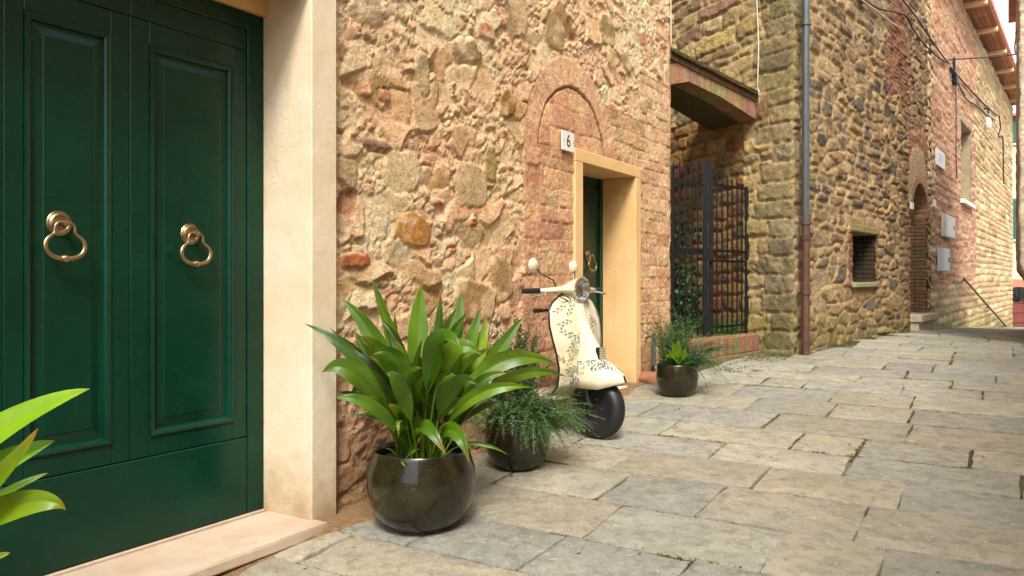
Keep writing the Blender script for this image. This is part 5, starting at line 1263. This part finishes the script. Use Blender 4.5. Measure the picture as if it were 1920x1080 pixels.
# leg shield: z from .27 to .95
def halfw(z):
    return 1.0*float(np.interp(z, [.27, .33, .42, .52, .62, .72, .80, .86, .90, .925, .94], [.20, .205, .215, .235, .262, .275, .262, .225, .165, .09, .0]))
def sx(z): return float(np.interp(z, [.24, .27, .33, .45, .60, .75, .94], [-.26, -.20, -.135, -.105, -.110, -.135, -.185]))
def shield(z, q):   # q -1..1
    w_ = halfw(z); y = w_*q
    return (sx(z)-.045*abs(q)**2.0*(w_/.27)**1.2+.012*(1-abs(q)), y, z)
zs = [.27+(.94-.27)*(i/34)**.97 for i in range(35)]; nq = 18; vs = [shield(z, -1+2*k/nq) for z in zs for k in range(nq+1)]
mb = MB(); mb.add(vs, [(i*(nq+1)+k, i*(nq+1)+k+1, (i+1)*(nq+1)+k+1, (i+1)*(nq+1)+k) for i in range(len(zs)-1) for k in range(nq)])
shd = sb(mb, 'leg_shield', M['cream'], smooth=True); so = shd.modifiers.new('solid', 'SOLIDIFY'); so.thickness = .004
mb = MB(); edge = [shield(z, -1) for z in zs[:-1]]+[shield(zs[-1]-.001, 0)]+[shield(z, 1) for z in zs[:-1]][::-1]
mb.tube([Vector(p) for p in edge], .0065, 8); sb(mb, 'edge_trim', M['black'], shd, smooth=True)
# horn cover ridge
def ridge(z, q):
    w_ = float(np.interp(z, [.49, .53, .58, .66, .78, .92], [.085, .078, .062, .048, .040, .036])); pr = float(np.interp(z, [.49, .52, .58, .66, .76, .92], [.135, .132, .108, .060, .032, .022]))
    c_ = max(0, 1-abs(q)**2.6)**.7; return (sx(z)+.012+pr*c_-.002, w_*q, z)
zs2 = np.linspace(.490, .925, 26); vs = [ridge(z, -1+2*k/14) for z in zs2 for k in range(15)]
mb = MB(); mb.add(vs, [(i*15+k, i*15+k+1, (i+1)*15+k+1, (i+1)*15+k) for i in range(25) for k in range(14)]+[tuple(range(15))])
hc = sb(mb, 'horn_cover', M['cream'], smooth=60)
mb = MB(); xg = sx(.53)+.012+.133; mb.box(xg-.030, xg+.001, -.034, .034, .500, .580); sb(mb, 'grille', M['black'], hc)
mb = MB()
for k in range(5): mb.box(xg+.0005, xg+.004, -.030+k*.015-.0016, -.030+k*.015+.0016, .500, .580)
for k in range(6): mb.box(xg+.0005, xg+.0045, -.034, .034, .500+k*.016-.0016, .500+k*.016+.0016)
sb(mb, 'grille_bars', M['cream'], hc)
# painted leaf sprays (flat print, laid on the shell)
def sprays(fn, r_, n, dom, size, off, name, mat, parent):
    mb = MB()
    for j in range(n):
        a, b_ = r_.uniform(*dom[0]), r_.uniform(*dom[1]); th_ = r_.uniform(0, 6.28)
        for k in range(6):
            a2 = a+math.cos(th_)*k*size[0]*.8; b2 = b_+math.sin(th_)*k*size[1]*.8; phi = th_+(.7 if k % 2 else -.7)
            A = []
            for (u_, v_) in ((0, 0), (.45, .2), (1, 0), (.45, -.2)):
                aa = a2+(u_*math.cos(phi)-v_*math.sin(phi))*size[0]*1.7; bb = b2+(u_*math.sin(phi)+v_*math.cos(phi))*size[1]*1.7
                aa = min(max(aa, dom[2][0]), dom[2][1]); bb = min(max(bb, dom[3][0]), dom[3][1])
                p = Vector(fn(aa, bb)); e1 = Vector(fn(aa+.004, bb))-p; e2 = Vector(fn(aa, bb+.02))-p; nn = e1.cross(e2)
                if nn.length < 1e-9: nn = Vector((1, 0, 0))
                nn.normalize(); ref = Vector((1, 0, .3)) if off > 0 else Vector((0, 0, 1))
                if nn.dot(Vector((.6, 0, .5))+Vector((0, p.y*6, 0))) < 0: nn = -nn
                A.append(p+nn*.0022)
            mb.add(A, [(0, 1, 2, 3)])
    o_ = sb(mb, name, mat, parent, smooth=False); o_['kind'] = 'stuff'; return o_
r_ = random.Random(3)
sprays(lambda a, b_: shield(a, b_), r_, 8, ((.60, .90), (-.85, -.22), (.3, .925), (-.97, .97)), (.016, .085), 1, 'leaf_print', M['leafprint'], shd)
sprays(lambda a, b_: shield(a, b_), r_, 8, ((.55, .90), (.22, .85), (.3, .925), (-.97, .97)), (.016, .085), 1, 'leaf_print', M['leafprint'], shd)
sprays(lambda a, b_: shield(a, b_), r_, 9, ((.30, .58), (-.85, -.3), (.28, .925), (-.97, .97)), (.016, .09), 1, 'leaf_print', M['leafprint2'], shd)
sprays(fend, r_, 40, ((.1, .9), (-.85, .85), (.02, .98), (-.97, .97)), (.035, .10), 1, 'leaf_print', simple('dark_leaf_paint', lin(92, 104, 96), .3, 0, var=.35, vs=30, bs=0, coat=.5), fe)
sprays(fend, r_, 9, ((.1, .9), (-.85, .85), (.02, .98), (-.97, .97)), (.035, .10), 1, 'leaf_print', M['leafprint2'], fe)
# floor board stub and tunnel behind the shield
mb = MB(); mb.box(-.52, -.20, -.20, .20, .235, .268, ch=.008); sb(mb, 'floor_board', M['cream'])
mb = MB(); mb.tube([(-.50, -.1, .24), (-.52, -.12, .0)], .012, 8); mb.tube([(-.50, .1, .24), (-.52, .12, .0)], .012, 8); sb(mb, 'stand', M['black'])
# headset
mb = MB(); vs = []
secs = [(-.30, .012, .018, .0), (-.24, .018, .026, .0), (-.15, .022, .036, .004), (-.08, .034, .052, .006), (-.03, .052, .064, .004), (0, .058, .068, 0), (.03, .052, .064, .004), (.08, .034, .052, .006), (.15, .022, .036, .004), (.24, .018, .026, .0), (.30, .012, .018, 0)]
HZ = .962; n_ = 16
for y, rz_, rx_, dz_ in secs:
    for k in range(n_):
        a = 2*math.pi*k/n_; vs.append((-.185+rx_*math.cos(a)-.35*abs(y)**1.5, y, HZ+dz_-.02+rz_*math.sin(a)))
mb.add(vs, [(i*n_+k, i*n_+(k+1) % n_, (i+1)*n_+(k+1) % n_, (i+1)*n_+k) for i in range(len(secs)-1) for k in range(n_)]+[tuple(range(n_)), tuple((len(secs)-1)*n_+k for k in range(n_))])
hs_ = sb(mb, 'handlebar', M['cream'], smooth=True)
mb = MB(); mb.lathe([(.035, -.10), (.052, -.06), (.066, -.02), (.074, .02), (.077, .04), (.070, .042)], c=(-.165, 0, HZ-.012), axis='x', n=32); hl = sb(mb, 'headlight', M['cream'], hs_, smooth=50)
mb = MB(); mb.lathe([(.068, .034), (.079, .036), (.080, .046), (.072, .050), (.068, .047)], c=(-.165, 0, HZ-.012), axis='x', n=32); sb(mb, 'headlight_ring', M['chrome'], hl, smooth=50)
mb = MB(); mb.lathe([(.070, .046), (.062, .056), (.045, .064), (.02, .069), (0, .070)], c=(-.165, 0, HZ-.012), axis='x', n=32); sb(mb, 'lens', M['lens'], hl, smooth=True)
mb = MB(); mb.lathe([(.068, .044), (.05, .02), (.025, .0), (0, -.008)], c=(-.165, 0, HZ-.012), axis='x', n=28); sb(mb, 'reflector', simple('dull_reflector', (.42, .43, .44), .28, 1, bs=0), hl, smooth=True)
for sg in (-1, 1):
    mb = MB(); y0, y1 = sg*.29, sg*.415; x0 = -.185-.35*.29**1.5; x1 = x0-.035
    mb.tube([(x0, y0, HZ-.02), (x0-.006, sg*.305, HZ-.02), (x1, y1, HZ-.022)], [.015, .0185, .0165], 12); sb(mb, 'grip', M['black'], hs_, smooth=60)
    mb = MB(); mb.tube([(x0+.02, sg*.25, HZ-.03), (x0+.055, sg*.31, HZ-.04), (x1+.05, sg*.40, HZ-.05)], .006, 6); sb(mb, 'brake_lever', M['chrome'], hs_)
mb = MB(); mb.tube([(-.22, -.10, .815), (-.26, -.20, .815), (-.27, -.31, .815)], [.010, .010, .016], 8); sb(mb, 'hook', M['black'])
mb = MB()
for yy, xo in ((-.20, .0), (-.14, .02), (.16, .0)): mb.tube([(-.20, yy, HZ-.03), (-.16+xo, yy*.8, HZ-.07), (-.17, yy*.4, HZ-.09), (-.185, yy*.2, .90)], .004, 6)
sb(mb, 'control_cables', M['black'], hs_, smooth=True)
mb = MB(); mb.tube([(-.10, 0, .93), (-.09, -.0, .915)], .010, 8); sb(mb, 'badge', M['chrome'], shd)
for sg, yy, zz in ((-1, -.33, 1.105), (1, .085, 1.095)):
    xx = -.26
    mb = MB(); mb.tube([(-.21, yy*.5, HZ+.0), (-.225, yy*.55, HZ+.05), (-.24, yy*.86, zz-.055), (xx, yy, zz)], .0048, 6); st = sb(mb, 'mirror', M['black'], hs_, smooth=True)
    mb = MB(); mb.lathe([(.0, .020), (.022, .017), (.038, .007), (.045, -.003), (.041, -.008), (0, -.008)], c=(xx-.0, yy, zz), axis='x', n=24); sb(mb, 'mirror_shell', M['cream'], st, smooth=50)
    
print('objects', len(bpy.data.objects))
